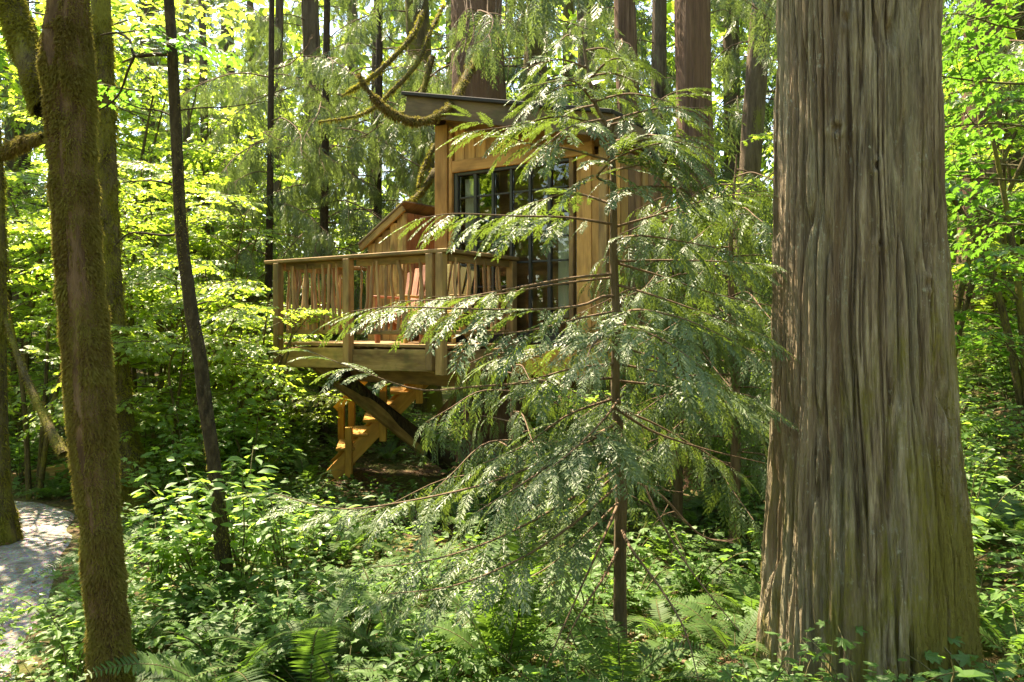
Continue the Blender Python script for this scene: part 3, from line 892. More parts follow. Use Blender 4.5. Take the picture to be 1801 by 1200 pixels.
def moss_blades(g, V, N, count, length, mask_seed, thresh=0.45, mat=0, zmin=-9, zmax=99, k=2.2):
    """Short hair-like moss blades on a trunk grid V, N (rings, sides, 3)."""
    nr, ns = V.shape[:2]
    i = rng.integers(0, nr - 1, count)
    j = rng.integers(0, ns, count)
    a = rng.random((count, 1))
    b = rng.random((count, 1))
    j2 = (j + 1) % ns
    p = (V[i, j] * (1 - a) + V[i, j2] * a) * (1 - b) + (V[i + 1, j] * (1 - a) + V[i + 1, j2] * a) * b
    nn = norm(N[i, j] * (1 - a) + N[i, j2] * a)
    m = vnoise(nn[:, 0] * k, nn[:, 1] * k, p[:, 2] * 1.6, mask_seed) * 0.65 + 0.35 * vnoise(nn[:, 0] * k * 4, nn[:, 1] * k * 4, p[:, 2] * 6, mask_seed + 1)
    ok = (m > thresh) & (p[:, 2] > zmin) & (p[:, 2] < zmax)
    p, nn = p[ok], nn[ok]
    d = norm(nn * 0.8 + rng.normal(0, 0.45, p.shape) + np.array([0, 0, -0.55]))
    s = norm(np.cross(d, rng.normal(0, 1, p.shape)))
    L = (length * rng.uniform(0.5, 1.3, len(p)) * (0.35 + 1.5 * vnoise(p[:, 0] * 14, p[:, 1] * 14, p[:, 2] * 9, mask_seed + 6)))[:, None]
    w_ = L * 0.13
    mid = p + d * L * 0.5 + np.array([0, 0, 1.0]) * L * 0.08
    Vb = np.stack([p - s * w_, p + s * w_, mid + s * w_ * 0.8, p + d * L - np.array([0, 0, 0.25]) * L, mid - s * w_ * 0.8], 1)
    Fb = np.arange(len(p))[:, None] * 5
    cl = np.clip(vnoise(p[:, 0] * 9, p[:, 1] * 9, p[:, 2] * 9, mask_seed + 4) + rng.normal(0, 0.15, len(p)), 0, 1)
    g.add(Vb.reshape(-1, 3), np.concatenate([Fb + 0, Fb + 1, Fb + 2, Fb + 4], 1), mat, np.repeat(cl, 5))
    g.add(np.zeros((0, 3)), np.zeros((0, 3), int), mat, 0.5)
    g.F.append((Fb + np.array([[4, 2, 3]])) + g.n - len(p) * 5)
    g.M.append(np.full(len(p), mat, np.int32))
    g.S.append(np.zeros(len(p), bool))

def tree_root(name, label, base, group=None):
    return thing(name, label, 'tree', base, 0.0, group)

# the big cedar on the right
def big_cedar():
    Y = 4.75
    rows = [(0, 1356, 1654), (300, 1353, 1658), (600, 1349, 1672), (800, 1344, 1688), (900, 1339, 1699), (1000, 1332, 1708), (1100, 1324, 1715), (1200, 1314, 1722)]
    pts, rad = [], []
    k = Y / F_PX
    for py, a, b in rows:
        c = at((a + b) / 2, py, Y)
        pts.append(c)
        rad.append((b - a) / 2 * k * 0.905)
    bx, by = pts[-1].x, pts[-1].y
    bz = gz(bx, by)
    root = tree_root('cedar_tree', 'massive furrowed cedar trunk filling the right side, mossy at its lower right', (bx, by, bz))
    zs = [p.z for p in pts][::-1]
    z_list = np.concatenate([np.linspace(bz - 0.15, 2.3, 330), np.linspace(2.3, 17, 30)[1:]])
    r_ = np.interp(z_list, zs, rad[::-1], right=rad[0])
    r_ = np.where(z_list > zs[-1], rad[0] * (1 - 0.035 * (z_list - zs[-1])), r_)
    r_ = np.where(z_list < zs[0], rad[-1] * (1 + 0.30 * (zs[0] - z_list)), r_)
    cx = np.interp(z_list, zs, [p.x for p in pts][::-1])
    view = math.atan2(-by, -bx)
    th = np.concatenate([np.linspace(view - R(100), view + R(100), 460), np.linspace(view + R(100), view + R(260), 60)[1:-1]])
    ns, nr = len(th), len(z_list)
    ct, st = np.cos(th)[None, :], np.sin(th)[None, :]
    z = z_list[:, None]
    # furrows: strips between cracks that wander, split and close
    wob = 0.10 * (vnoise(ct * 2.4, st * 2.4, z * 0.9, 21) - 0.5) + 0.035 * (vnoise(ct * 6, st * 6, z * 2.5, 22) - 0.5)
    a = th[None, :] + wob
    ca, sa = np.cos(a), np.sin(a)
    low = np.clip((-0.2 - z) / 1.6, 0, 1)
    n1 = vnoise(ca * 12, sa * 12, z * 0.95, 23)
    n2 = vnoise(ca * 21, sa * 21, z * 1.5, 24)
    n3 = vnoise(ca * 48, sa * 48, z * 3.2, 25)
    n4 = vnoise(ca * 95, sa * 95, z * 8, 26)
    n5 = vnoise(ca * 60, sa * 60, z * 22, 27)
    crack = np.exp(-((n1 - 0.5) / 0.075) ** 2) * (0.35 + 0.9 * vnoise(ca * 4, sa * 4, z * 1.1, 28))
    crack2 = np.exp(-((n2 - 0.5) / 0.13) ** 2) * (0.2 + 1.0 * vnoise(ca * 8, sa * 8, z * 1.6, 29))
    crack3 = np.exp(-((n3 - 0.5) / 0.13) ** 2)
    d = -0.062 * crack - 0.024 * crack2 - 0.007 * crack3 + 0.006 * (n1 - 0.5) + 0.008 * (n2 - 0.5) + 0.012 * (n3 - 0.5) + 0.009 * (n4 - 0.5) + 0.004 * (n5 - 0.5)
    d = d + low * 0.022 * (vnoise(ca * 3.2, sa * 3.2, z * 0.25, 31) - 0.5) * 2 + 0.012 * (vnoise(ca * 1.7, sa * 1.7, z * 0.4, 32) - 0.5)
    # knots: small raised rings with a hole
    def knot(px, py, size, amp):
        nonlocal d
        zc = -(py - HZ) / F_PX * (Y - 0.5)
        xc = (px - CX) / F_PX * (Y - 0.5)
        cxx = np.interp(zc, z_list, cx)
        rr = np.interp(zc, z_list, r_)
        tx = cxx + rr * ct
        ty = by + rr * st
        q = np.hypot((tx - xc) * 1.0, (z - zc) * 0.8) / size + (ty > by) * 50
        d = d + amp * np.exp(-((q - 0.9) / 0.45) ** 2) - amp * 1.4 * np.exp(-(q / 0.45) ** 2)
    for kk in ((1487, 215, .05, .022), (1548, 288, .045, .02), (1380, 160, .05, .018), (1555, 425, .04, .018), (1372, 548, .06, .022), (1645, 498, .05, .018), (1500, 20, .06, .02), (1395, 228, .025, .015)):
        knot(kk[0], kk[1], kk[2] * 0.75, kk[3] * 0.55)
    rr = r_[:, None] + d
    V = np.stack([cx[:, None] + rr * ct - bx, rr * st + 0 * z, z + 0 * ct - bz], -1)
    i, j = np.meshgrid(np.arange(nr - 1), np.arange(ns), indexing='ij')
    j2 = (j + 1) % ns
    Fq = np.stack([i * ns + j, i * ns + j2, (i + 1) * ns + j2, (i + 1) * ns + j], -1).reshape(-1, 4)
    link('trunk', Geo().add(V, Fq, smooth=True).mesh('trunk', M_BIGCEDAR), root)
    for i in range(8):  # boughs above the view, added to keep sun off the trunk
        zz = 5.6 + 0.45 * i
        link('bough', BOUGH[i % 6], root, (0, 0, zz), (rng.uniform(-.2, .2), rng.uniform(-.05, .15), R(141 + 35 * math.sin(i * 2.2))), rng.uniform(.9, 1.2))
    N = np.broadcast_to(np.stack([ct + 0 * z, st + 0 * z, 0 * z + 0 * ct], -1), V.shape)
    g = Geo()
    # moss gathers low on the right flank
    right = (N[..., 0] > 0.25)
    g2 = Geo()
    moss_blades(g2, V[:240], N[:240], 60000, 0.013, 51, 0.50, zmin=0.0, zmax=1.7)
    Vb = np.concatenate(g2.V)
    keep = (Vb[:, 0] + 0.55 * (vnoise(Vb[:, 0] * 16, Vb[:, 2] * 2.2, 0, 52) - 0.25) + 0.30 * (1.2 - Vb[:, 2]) > 0.34)
    Fk = [f[keep[f].all(1)] for f in g2.F]
    g.V, g.n, g.A = g2.V, g2.n, g2.A
    g.F = Fk
    g.M = [np.zeros(len(f), np.int32) for f in Fk]
    g.S = [np.zeros(len(f), bool) for f in Fk]
    tag(link('moss', g.mesh('moss', M_MOSS), root), kind='stuff')
    return root

def px_trunk(name, label, rows, Y, mat, sides=28, rings=60, seed=1, flute=0.08, flare=0.0, top=8.0, furrow=0.0, group=None, ff=9.0, fz=1.0, thin=0.93):
    """A tree whose visible trunk runs through photo rows (py, px, width px) at distance Y; goes on up to height top. Returns root and grids."""
    k = Y / F_PX
    pts = [at(px, py, Y) for py, px, _ in rows]
    rad = [wd / 2 * k * thin for _, _, wd in rows]
    base = pts[-1].copy()
    bz = gz(base.x, base.y)
    if base.z > bz - 0.1:
        d = (pts[-1] - pts[-2]).normalized() if len(pts) > 1 else Vector((0, 0, -1))
        d = Vector((d.x * 0.5, 0, min(d.z, -0.3)))
        t = (bz - 0.15 - base.z) / d.z
        pts.append(base + d * t)
        rad.append(rad[-1] * 1.05)
        base = pts[-1].copy()
    d = (pts[0] - pts[1]).normalized()
    n_up = 3
    for q in range(1, n_up + 1):
        f = q / n_up
        zt = pts[0].z + 0
        pts.insert(0, pts[0] + Vector((d.x / max(d.z, .2) * 0.7 + rng.normal(0, 0.02), rng.normal(0, 0.02), 1.0)) * ((top - zt) / (n_up - q + 1)))
        rad.insert(0, rad[0] * 0.86)
    root = tree_root(name, label, (base.x, base.y, bz), group)
    P = [(p.x - base.x, p.y - base.y, p.z - bz) for p in pts][::-1]
    zz = np.array([p[2] for p in P])
    # resample so that rings are denser where the picture sees the trunk
    C = curve(P, 400)
    rr = np.interp(C[:, 2], zz, rad[::-1])
    zvis = HZ / F_PX * Y - bz + 0.4
    cut = int(np.searchsorted(C[:, 2], min(zvis, C[-1, 2])))
    idx = np.unique(np.concatenate([np.linspace(0, max(cut - 1, 1), rings), np.linspace(max(cut - 1, 1), 399, 12)]).astype(int))
    V, Fq, Vg, Ng = trunk_geo(C[idx], rr[idx], sides, len(idx), seed, flute, flare, furrow, ff, fz)
    link('trunk', Geo().add(V, Fq, smooth=True).mesh('trunk', mat), root)
    return root, Vg, Ng, C, base, bz

def limb(root, P, rad, mat, name='branch', sides=9, n=18, seed=0, moss=0, mlen=0.02, mmat=None):
    """A limb through world points P, child of root."""
    o = root.location
    C = curve([(p[0] - o.x, p[1] - o.y, p[2] - o.z) for p in P], n)
    V, Fq, Vg, Ng = trunk_geo(C, rad, sides, n, seed, 0.10)
    g = Geo().add(V, Fq, 0, 0.5, True)
    mats = [mat]
    if moss:
        moss_blades(g, Vg, Ng, moss, mlen, seed + 3, 0.30, mat=1)
        mats.append(mmat or M_MOSS)
    return link(name, g.mesh(name, mats), root)

def add_moss(root, Vg, Ng, count, length, seed, mat, thresh=0.45, zmax=99):
    g = Geo()
    moss_blades(g, Vg, Ng, count, length, seed, thresh, zmax=zmax)
    tag(link('moss', g.mesh('moss', mat), root), kind='stuff')

# mossy maple, front left
mm, Vg, Ng, *_ = px_trunk('maple_tree', 'brown mossy maple trunk leaning slightly at the front left, shaggy all over',
    [(0, 122, 84), (60, 118, 92), (120, 121, 112), (170, 123, 96), (300, 128, 90), (400, 134, 90), (500, 143, 89), (600, 150, 93), (700, 157, 98), (800, 165, 86), (900, 175, 80), (1000, 181, 82), (1100, 190, 84), (1200, 195, 86)],
    4.3, M_MOSSBARK, 72, 150, 61, 0.13, 0.05, top=7.0, furrow=0.006, ff=7, fz=3, thin=0.76)
add_moss(mm, Vg[:150], Ng[:150], 115000, 0.019, 62, M_MOSS, 0.33, 5.2)
limb(mm, [at(88, 190, 4.35), at(62, 130, 4.4), at(38, 60, 4.5), at(12, -20, 4.6), at(-30, -160, 4.8)], [0.085, 0.075, 0.07, 0.06, 0.05], M_YELMOSS, n=30, sides=16, seed=70, moss=9000, mlen=0.02, mmat=M_MOSSY)
MAPLE_TREE = mm

# thin dark trunk
dk, Vg, Ng, *_ = px_trunk('alder_tree', 'thin dark curving trunk between the mossy maple and the deck',
    [(0, 297, 18), (200, 308, 20), (400, 318, 21), (500, 330, 23), (560, 338, 24), (620, 350, 25), (720, 362, 25), (800, 374, 24), (900, 385, 26), (1050, 398, 31)],
    5.9, M_DARKBARK, 20, 110, 81, 0.09, 0.10, top=8.0)
add_moss(dk, Vg, Ng, 9000, 0.014, 84, M_MOSS, 0.58, 5)
for P, r0 in (([(300, 97), (270, 96), (237, 98), (228, 70), (205, 58), (178, 62)], .016), ([(237, 98), (225, 125), (210, 165), (185, 188), (160, 198)], .011),
              ([(316, 330), (290, 322), (262, 318), (215, 321)], .010), ([(305, 205), (280, 195), (245, 190), (215, 178)], .008), ([(311, 195), (350, 190), (400, 188), (470, 178)], .007),
              ([(318, 412), (285, 414), (230, 410), (200, 434)], .010), ([(340, 540), (360, 532), (385, 530)], .008)):
    limb(dk, [at(x, y, 5.9 + 0.05 * i) for i, (x, y) in enumerate(P)], np.linspace(r0, r0 * 0.45, 5), M_DARKBARK, 'branch', 7, 16, 85)

# ------------------------------------------------------------------ shared foliage meshes
def bough_mesh(seed, L=2.3, spr=0.46, tpl=None, gap=0.075, mat=None):
    """A drooping conifer bough, its root at the origin, reaching along +x."""
    g = Geo()
    r = np.random.default_rng(seed)
    P = curve([(0, 0, 0), (L * 0.3, r.normal(0, .06), 0.02 * L), (L * 0.65, r.normal(0, .12), -0.10 * L), (L * 0.9, r.normal(0, .16), -0.27 * L), (L, r.normal(0, .2), -0.33 * L)], 14)
    cedar_branch(g, P, 0.14, spr, tpl or SPRAY_C, 0.018, gap, (15, 55))
    for k in range(4):
        f = 0.25 + 0.16 * k
        i = int(f * 13)
        sg = 1 if k % 2 else -1
        d = norm(P[i + 1] - P[i])
        sd = np.array([-d[1], d[0], 0]) * sg
        l = L * (0.42 - 0.07 * k)
        Q = curve([P[i], P[i] + (d * 0.7 + sd * 0.5) * l * 0.5, P[i] + (d * 0.75 + sd * 0.55) * l + np.array([0, 0, -0.30 * l])], 8)
        cedar_branch(g, Q, 0.12, spr * 0.85, tpl or SPRAY_C, 0.008, gap * 1.05, (20, 60))
    return g.mesh('bough', [M_TWIG, mat or M_BOUGH])
BOUGH = [bough_mesh(100 + i) for i in range(6)]
BOUGH_FAR = [bough_mesh(120 + i, 2.6, 0.75, SPRAY_F, 0.14) for i in range(4)]

def leafy_mesh(seed, L, size, tpl, mat, nsub=7, per=10, flat=0.3):
    """A leafy deciduous branch along +x with level layers of leaves."""
    g = Geo()
    r = np.random.default_rng(seed)
    P = curve([(0, 0, 0), (L * 0.35, r.normal(0, .08), 0.10 * L), (L * 0.7, r.normal(0, .14), 0.12 * L), (L, r.normal(0, .2), 0.04 * L)], 12)
    g.add(*tube(P, np.linspace(0.012, 0.003, 12), 5), 0, 0.5, True)
    pos, dirs = [], []
    def leaves(Q, n):
        for t in np.linspace(0.25, 1.0, n):
            i = min(int(t * (len(Q) - 1)), len(Q) - 2)
            p = Q[i] + (Q[i + 1] - Q[i]) * (t * (len(Q) - 1) - i)
            d = norm(Q[i + 1] - Q[i])
            s = np.array([-d[1], d[0], 0])
            for sg in (-1, 1):
                dd = d * 0.5 + s * sg * r.uniform(0.4, 1.0) + np.array([0, 0, -0.25])
                pos.append(p + dd * size * 0.35)
                dirs.append(dd)
    leaves(P, per)
    for k in range(nsub):
        f = 0.2 + 0.75 * k / nsub
        i = int(f * 11)
        d = norm(P[i + 1] - P[i])
        sg = 1 if k % 2 else -1
        s = np.array([-d[1], d[0], 0]) * sg
        l = L * r.uniform(0.35, 0.55) * (1.15 - 0.7 * f)
        Q = curve([P[i], P[i] + (d * 0.6 + s * 0.6) * l * 0.5 + [0, 0, 0.04 * l], P[i] + (d * 0.6 + s * 0.8) * l + [0, 0, r.uniform(-0.25, 0.1) * l]], 7)
        g.add(*tube(Q, np.linspace(0.005, 0.0015, 7), 4), 0, 0.5, True)
        leaves(Q, max(4, int(per * l / L * 1.6)))
    pos, dirs = np.array(pos), np.array(dirs)
    w3 = r.integers(0, len(tpl), len(pos))
    for k, t in enumerate(tpl):
        m = w3 == k
        scatter_leaves(g, t, pos[m], dirs[m], size * r.uniform(0.65, 1.2, m.sum()), 1, flat)
    return g.mesh('leafy_branch', [M_STEM, mat])
LEAFY = [leafy_mesh(200 + i, 1.7, 0.125, MAPLE, M_MAPLE, 9, 12) for i in range(5)]
LEAFY_G = [leafy_mesh(220 + i, 1.3, 0.12, MAPLE, M_MAPLE2, 7, 10) for i in range(4)]
LEAFY_FAR = [leafy_mesh(240 + i, 2.6, 0.22, [maple_template(5, 9)], M_MAPLE, 11, 13) for i in range(4)]

def shrub_mesh(seed, H, size, tpl, mat, stems=7, per=11, spread=0.55):
    g = Geo()
    r = np.random.default_rng(seed)
    pos, dirs = [], []
    for k in range(stems):
        a = r.uniform(0, 6.28)
        h = H * r.uniform(0.55, 1.1)
        o = spread * H * r.uniform(0.2, 1.0)
        e = np.array([math.cos(a) * o, math.sin(a) * o, h])
        P = curve([(r.normal(0, .03), r.normal(0, .03), -0.05), e * np.array([0.3, 0.3, 0.5]), e * np.array([0.7, 0.7, 0.85]), e], 9)
        g.add(*tube(P, np.linspace(0.007, 0.002, 9), 4), 0, 0.5, True)
        for t in np.linspace(0.3, 1.0, per):
            i = min(int(t * 8), 7)
            p = P[i] + (P[i + 1] - P[i]) * (t * 8 - i)
            b = r.uniform(0, 6.28)
            for q in range(2):
                dd = np.array([math.cos(b + q * 3.0), math.sin(b + q * 3.0), r.uniform(-0.35, 0.25)])
                l = size * r.uniform(0.2, 1.1)
                pos.append(p + dd * l)
                dirs.append(dd)
    pos, dirs = np.array(pos), np.array(dirs)
    w3 = r.integers(0, len(tpl), len(pos))
    for k, t in enumerate(tpl):
        m = w3 == k
        scatter_leaves(g, t, pos[m], dirs[m], size * r.uniform(0.6, 1.25, m.sum()), 1, 0.3)
    return g.mesh('foliage', [M_STEM, mat])
SHRUB = [shrub_mesh(300 + i, 0.95, 0.105, MAPLE if i % 2 else [OVATE], M_SHRUB, 9, 11) for i in range(6)]
SHRUB_LOW = [shrub_mesh(320 + i, 0.42, 0.085, [OVATE] if i % 2 else MAPLE, M_HERB, 9, 6, 0.9) for i in range(5)]
SHRUB_TALL = [shrub_mesh(340 + i, 1.9, 0.13, MAPLE, M_MAPLE, 9, 17, 0.40) for i in range(4)]

def frond_mesh(seed, L=0.75):
    """Sword-fern frond: arching midrib with two rows of narrow leaflets, along +x."""
    g = Geo()
    r = np.random.default_rng(seed)
    n = 20
    t = np.linspace(0, 1, n)
    rise, fall = r.uniform(0.62, 0.85), r.uniform(0.55, 0.95)
    P = np.stack([L * (0.80 * t), 0.05 * L * np.sin(t * 2) * r.normal(), L * (rise * t - fall * t ** 2.3 * 0.8)], -1)
    g.add(*tube(P, np.linspace(0.004, 0.001, n), 4), 0, 0.5, True)
    T = norm(np.gradient(P, axis=0))
    m = 34
    s = np.linspace(0.10, 0.99, m)
    pos = np.stack([np.interp(s, t, P[:, k]) for k in range(3)], -1)
    tan = norm(np.stack([np.interp(s, t, T[:, k]) for k in range(3)], -1))
    nrm = norm(np.cross(np.array([0, 1.0, 0]), tan)) * -1
    nrm = np.where(nrm[:, 2:3] < 0, -nrm, nrm)
    ln = L * 0.135 * np.minimum(1, (s - 0.02) / 0.22) * np.minimum(1, (1.06 - s) / 0.5) ** 0.8
    tpl = (np.array([(0, 0.09, 0), (0.12, -0.10, 0), (0.7, -0.07, -0.03), (1, 0, -0.10), (0.6, 0.09, -0.02)], float), np.array([(0, 1, 2, 4), (4, 2, 3, 3)]))
    tplV, tplF = tpl[0], np.array([(0, 1, 2), (0, 2, 4), (4, 2, 3)])
    for sg in (-1, 1):
        side = norm(np.cross(nrm, tan)) * sg
        D = side * 0.96 + tan * 0.25 + nrm * 0.12 + r.normal(0, 0.06, side.shape)
        B = basis(D, nrm) * ln[:, None, None]
        B[:, :, 1] *= 0.85
        g.inst(tplV, tplF, B, pos, 1)
    return g.mesh('frond', [M_STEM, M_FERN])
FROND = [frond_mesh(400 + i) for i in range(7)]

BIG = big_cedar()

# ------------------------------------------------------------------ conifers and other trunks behind
def conifer(name, label, rows, Y, mat, nb, zlo, zhi, top=11.0, group=None, boughs=None, scale=1.0, sides=26, rings=46, furrow=0.012, flare=0.25, seed=1, moss=0, az=None):
    root, Vg, Ng, C, base, bz = px_trunk(name, label, rows, Y, mat, sides, rings, seed, 0.05, flare, top, furrow, group, ff=8, fz=0.5)
    boughs = boughs or BOUGH
    for i in range(nb):
        z = zlo + (zhi - zlo) * (i + rng.random()) / max(nb, 1) - bz
        j = int(np.clip(np.searchsorted(C[:, 2], z), 0, 399))
        a = i * 2.4 + rng.uniform(-0.5, 0.5) if az is None else rng.uniform(*az)
        sc = scale * rng.uniform(0.7, 1.15)
        link('bough', boughs[i % len(boughs)], root, tuple(C[j]), (rng.uniform(-0.2, 0.2), rng.uniform(-0.05, 0.28), a), sc)
    if moss:
        add_moss(root, Vg[:rings], Ng[:rings], moss, 0.035, seed + 9, M_MOSSY, 0.42)
    return root

host = conifer('cedar_tree', 'dark red cedar trunk standing just behind the tree house roof', [(0, 838, 94), (170, 843, 104), (650, 868, 122), (780, 873, 132)], 12.2, M_REDCEDAR, 12, 3.4, 10.0, 12, sides=60, rings=80, furrow=0.022, seed=500)
# mossy limbs that hang in front of the roof
H_ = host
limb(H_, [at(872, 20, 12.0), at(845, 85, 11.0), at(812, 150, 10.2), at(788, 190, 9.6), at(745, 214, 9.3), at(700, 205, 9.2), at(660, 175, 9.2), at(630, 130, 9.3)], [0.04, 0.045, 0.055, 0.035, 0.045, 0.04, 0.025, 0.01], M_YELMOSS, 'mossy_branch', 10, 44, 510, 5200, 0.034, M_MOSS)
limb(H_, [at(745, 20, 11.6), at(720, 70, 11.3), at(660, 130, 11.0), at(600, 170, 10.9)], [0.03, 0.035, 0.03, 0.01], M_YELMOSS, 'mossy_branch', 8, 26, 511, 1800, 0.03, M_MOSSY)
limb(H_, [at(780, 10, 12.0), at(755, 60, 11.4), at(735, 110, 11.2), at(690, 160, 11), at(640, 200, 10.9), at(560, 215, 11)], [0.02, 0.03, 0.03, 0.03, 0.02, 0.01], M_YELMOSS, 'mossy_branch', 8, 26, 512, 2200, 0.03, M_MOSSY)
limb(H_, [at(765, 300, 11.9), at(748, 328, 11.5), at(725, 352, 11.2), at(700, 362, 11.0)], [0.05, 0.045, 0.03, 0.012], M_YELMOSS, 'mossy_branch', 8, 20, 513, 1500, 0.03, M_MOSSY)
limb(H_, [at(765, 255, 11.9), at(745, 295, 11.6), at(735, 330, 11.4)], [0.04, 0.03, 0.02], M_YELMOSS, 'mossy_branch', 8, 18, 514, 900, 0.03, M_MOSSY)
limb(H_, [at(760, 100, 11.9), at(735, 180, 11.6), at(690, 200, 11.4), at(640, 150, 11.0)], [0.045, 0.04, 0.03, 0.01], M_YELMOSS, 'mossy_branch', 8, 18, 515, 1200, 0.03, M_MOSSY)

for q in range(11):      # thin bare twigs hanging over the trunk and the roof edge
    x0 = rng.uniform(790, 905)
    x1 = x0 + rng.uniform(-45, 45)
    limb(H_, [at(x0, rng.uniform(-40, 10), 11.6), at(x0 + rng.uniform(-12, 12), 50, 11.2), at((x0 + x1) / 2 + rng.uniform(-10, 10), 100, 10.9), at(x1, rng.uniform(130, 185), 10.7)], [0.009, 0.008, 0.006, 0.003], M_TWIG, 'hanging_twig', 5, 12, 520 + q)

d_, Vg, Ng, *_ = px_trunk('maple_tree', 'yellow-green moss-covered trunk just behind the shaggy front maple', [(0, 178, 34), (150, 183, 36), (400, 190, 38), (600, 200, 42), (760, 214, 50), (840, 225, 66), (885, 232, 84)], 8.7, M_YELMOSS, 30, 70, 90, 0.12, 0.1, 9.0)
add_moss(d_, Vg[:70], Ng[:70], 16000, 0.04, 91, M_MOSSY, 0.36, 5.5)
e_, Vg, Ng, *_ = px_trunk('maple_tree', 'mossy trunk cut by the left edge of the photo, with a stubby mossy arm', [(0, -38, 40), (260, -16, 38), (450, -8, 38), (700, -8, 38), (880, -4, 44), (930, -2, 56)], 7.8, M_YELMOSS, 26, 60, 95, 0.12, 0.2, 8.0)
add_moss(e_, Vg[:60], Ng[:60], 9000, 0.035, 96, M_MOSSY, 0.40, 5.0)
limb(e_, [at(4, 275, 7.8), at(28, 258, 7.7), at(52, 250, 7.6), at(76, 240, 7.5)], [0.05, 0.055, 0.06, 0.03], M_YELMOSS, 'mossy_branch', 9, 16, 97, 1800, 0.035, M_MOSS)
limb(e_, [at(8, 560, 7.8), at(40, 650, 7.5), at(80, 740, 7.2), at(112, 800, 7.0)], [0.02, 0.03, 0.04, 0.045], M_YELMOSS, 'mossy_branch', 8, 20, 98, 1500, 0.02, M_MOSS)

conifer('fir_tree', 'dark straight fir trunk far behind, up and left of the deck', [(0, 545, 34), (200, 551, 34)], 21, M_FIRBARK, 16, 4, 12, 14, seed=520)
conifer('fir_tree', 'lichen-pale fir trunk directly left of the dark red cedar over the roof', [(0, 733, 46), (200, 742, 46)], 17, M_YELMOSS, 14, 4.2, 12, 13, seed=521)
conifer('fir_tree', 'moss-green fir trunk directly right of the dark red cedar over the roof', [(0, 946, 46), (200, 940, 48)], 15, M_YELMOSS, 12, 4, 11, 13, seed=522)
conifer('cedar_tree', 'brown cedar trunk behind the top of the young cedar', [(0, 1098, 42), (250, 1106, 44)], 18, M_REDCEDAR, 12, 4.5, 12, 13, seed=523)
conifer('fir_tree', 'slim brown fir trunk left of the wide red cedar trunk', [(0, 1160, 28), (250, 1158, 30)], 22, M_FIRBARK, 14, 5, 13, 14, seed=524)
conifer('cedar_tree', 'wide reddish cedar trunk between the young cedar and the massive trunk', [(0, 1217, 68), (300, 1222, 70), (600, 1225, 74), (830, 1226, 84)], 10.6, M_REDCEDAR, 10, 4.0, 9.5, 12, sides=56, rings=70, furrow=0.018, seed=525)
conifer('fir_tree', 'leaning fir trunk just left of the massive cedar trunk', [(0, 1340, 40), (300, 1318, 42), (400, 1310, 44)], 13.5, M_FIRBARK, 10, 3.9, 10, 12, seed=526)
conifer('cedar_tree', 'red-brown cedar trunk on the slope right of the massive trunk', [(0, 1732, 66), (300, 1724, 68), (548, 1716, 74)], 15, M_REDCEDAR, 14, 3.8, 11, 12, sides=44, rings=60, furrow=0.018, seed=527)
for px, Y, wd in ((355, 17, 13), (328, 19, 11), (492, 20, 15), (440, 24, 13), (620, 25, 20), (665, 20, 17)):
    conifer('young_fir', 'thin dark fir trunk among the sunlit leaves beyond the maples', [(0, px, wd), (250, px + rng.uniform(-6, 6), wd + 2)], Y, M_FIRBARK, 5, 6, 11, 12, 'thin dark firs beyond the maples', sides=14, rings=30, furrow=0, seed=540 + int(px))
for px, Y, wd in ((30, 20, 40), (260, 27, 30), (1030, 26, 34), (1285, 24, 30), (1400, 20, 50), (1580, 22, 40), (1785, 24, 40), (1860, 19, 46), (-80, 17, 50), (800, 28, 34), (1000, 31, 24), (400, 32, 24), (1950, 16, 60)):
    conifer('fir_tree', 'tall fir of the far stand behind everything else', [(0, px, wd), (250, px + rng.uniform(-8, 8), wd + 2)], Y, M_FIRBARK, 16, 2.5, 14, 15, 'far firs of the background stand', BOUGH_FAR, 1.3, sides=16, rings=30, furrow=0, seed=560 + int(px))

conifer('hemlock_tree', 'slender hemlock with pale sunlit drooping boughs directly behind the left end of the deck', [(0, 575, 12), (400, 570, 16), (600, 568, 18)], 13.8, M_DARKBARK, 34, -0.9, 4.6, 7, boughs=BOUGH, scale=0.85, sides=12, rings=30, furrow=0, seed=701)
conifer('hemlock_tree', 'slender hemlock with pale sunlit drooping boughs between the deck and the lichen-pale fir', [(0, 668, 12), (400, 664, 16), (600, 660, 18)], 14.6, M_DARKBARK, 30, -0.3, 5.2, 7, boughs=BOUGH, scale=0.85, sides=12, rings=30, furrow=0, seed=702)
conifer('hemlock_tree', 'slender hemlock with drooping boughs left of the deck, right of the thin dark trunk', [(0, 478, 10), (400, 474, 13), (600, 470, 15)], 13.2, M_DARKBARK, 14, 0.4, 4.4, 6.5, boughs=BOUGH, scale=0.75, sides=12, rings=30, furrow=0, seed=703)

# ------------------------------------------------------------------ young cedar in front of the house
SY = 4.85
sap_rows = [(55, 1024, 3), (100, 1030, 5), (180, 1046, 7), (230, 1070, 8), (300, 1078, 10), (480, 1080, 14), (560, 1084, 15), (680, 1082, 16), (760, 1088, 18), (850, 1093, 20), (1000, 1090, 21), (1190, 1092, 25)]
sap_pts = [at(x, y, SY) for y, x, _ in sap_rows]
sx, sy = sap_pts[-1].x, sap_pts[-1].y
sz = gz(sx, sy)
sap_pts[-1].z = sz - 0.1
sapling = tree_root('young_cedar', 'young cedar with flat drooping fern-like sprays in front of the house wall', (sx, sy, sz))
so_ = Vector((sx, sy, sz))
C = curve([p - so_ for p in sap_pts[::-1]], 90)
V, Fq, *_r = trunk_geo(C, np.interp(np.linspace(0, 1, 90), np.linspace(0, 1, 12), [r[2] / 2 * SY / F_PX for r in sap_rows[::-1]]), 12, 90, 600, 0.10, 0.1)
link('trunk', Geo().add(V, Fq, smooth=True).mesh('trunk', M_FIRBARK), sapling)

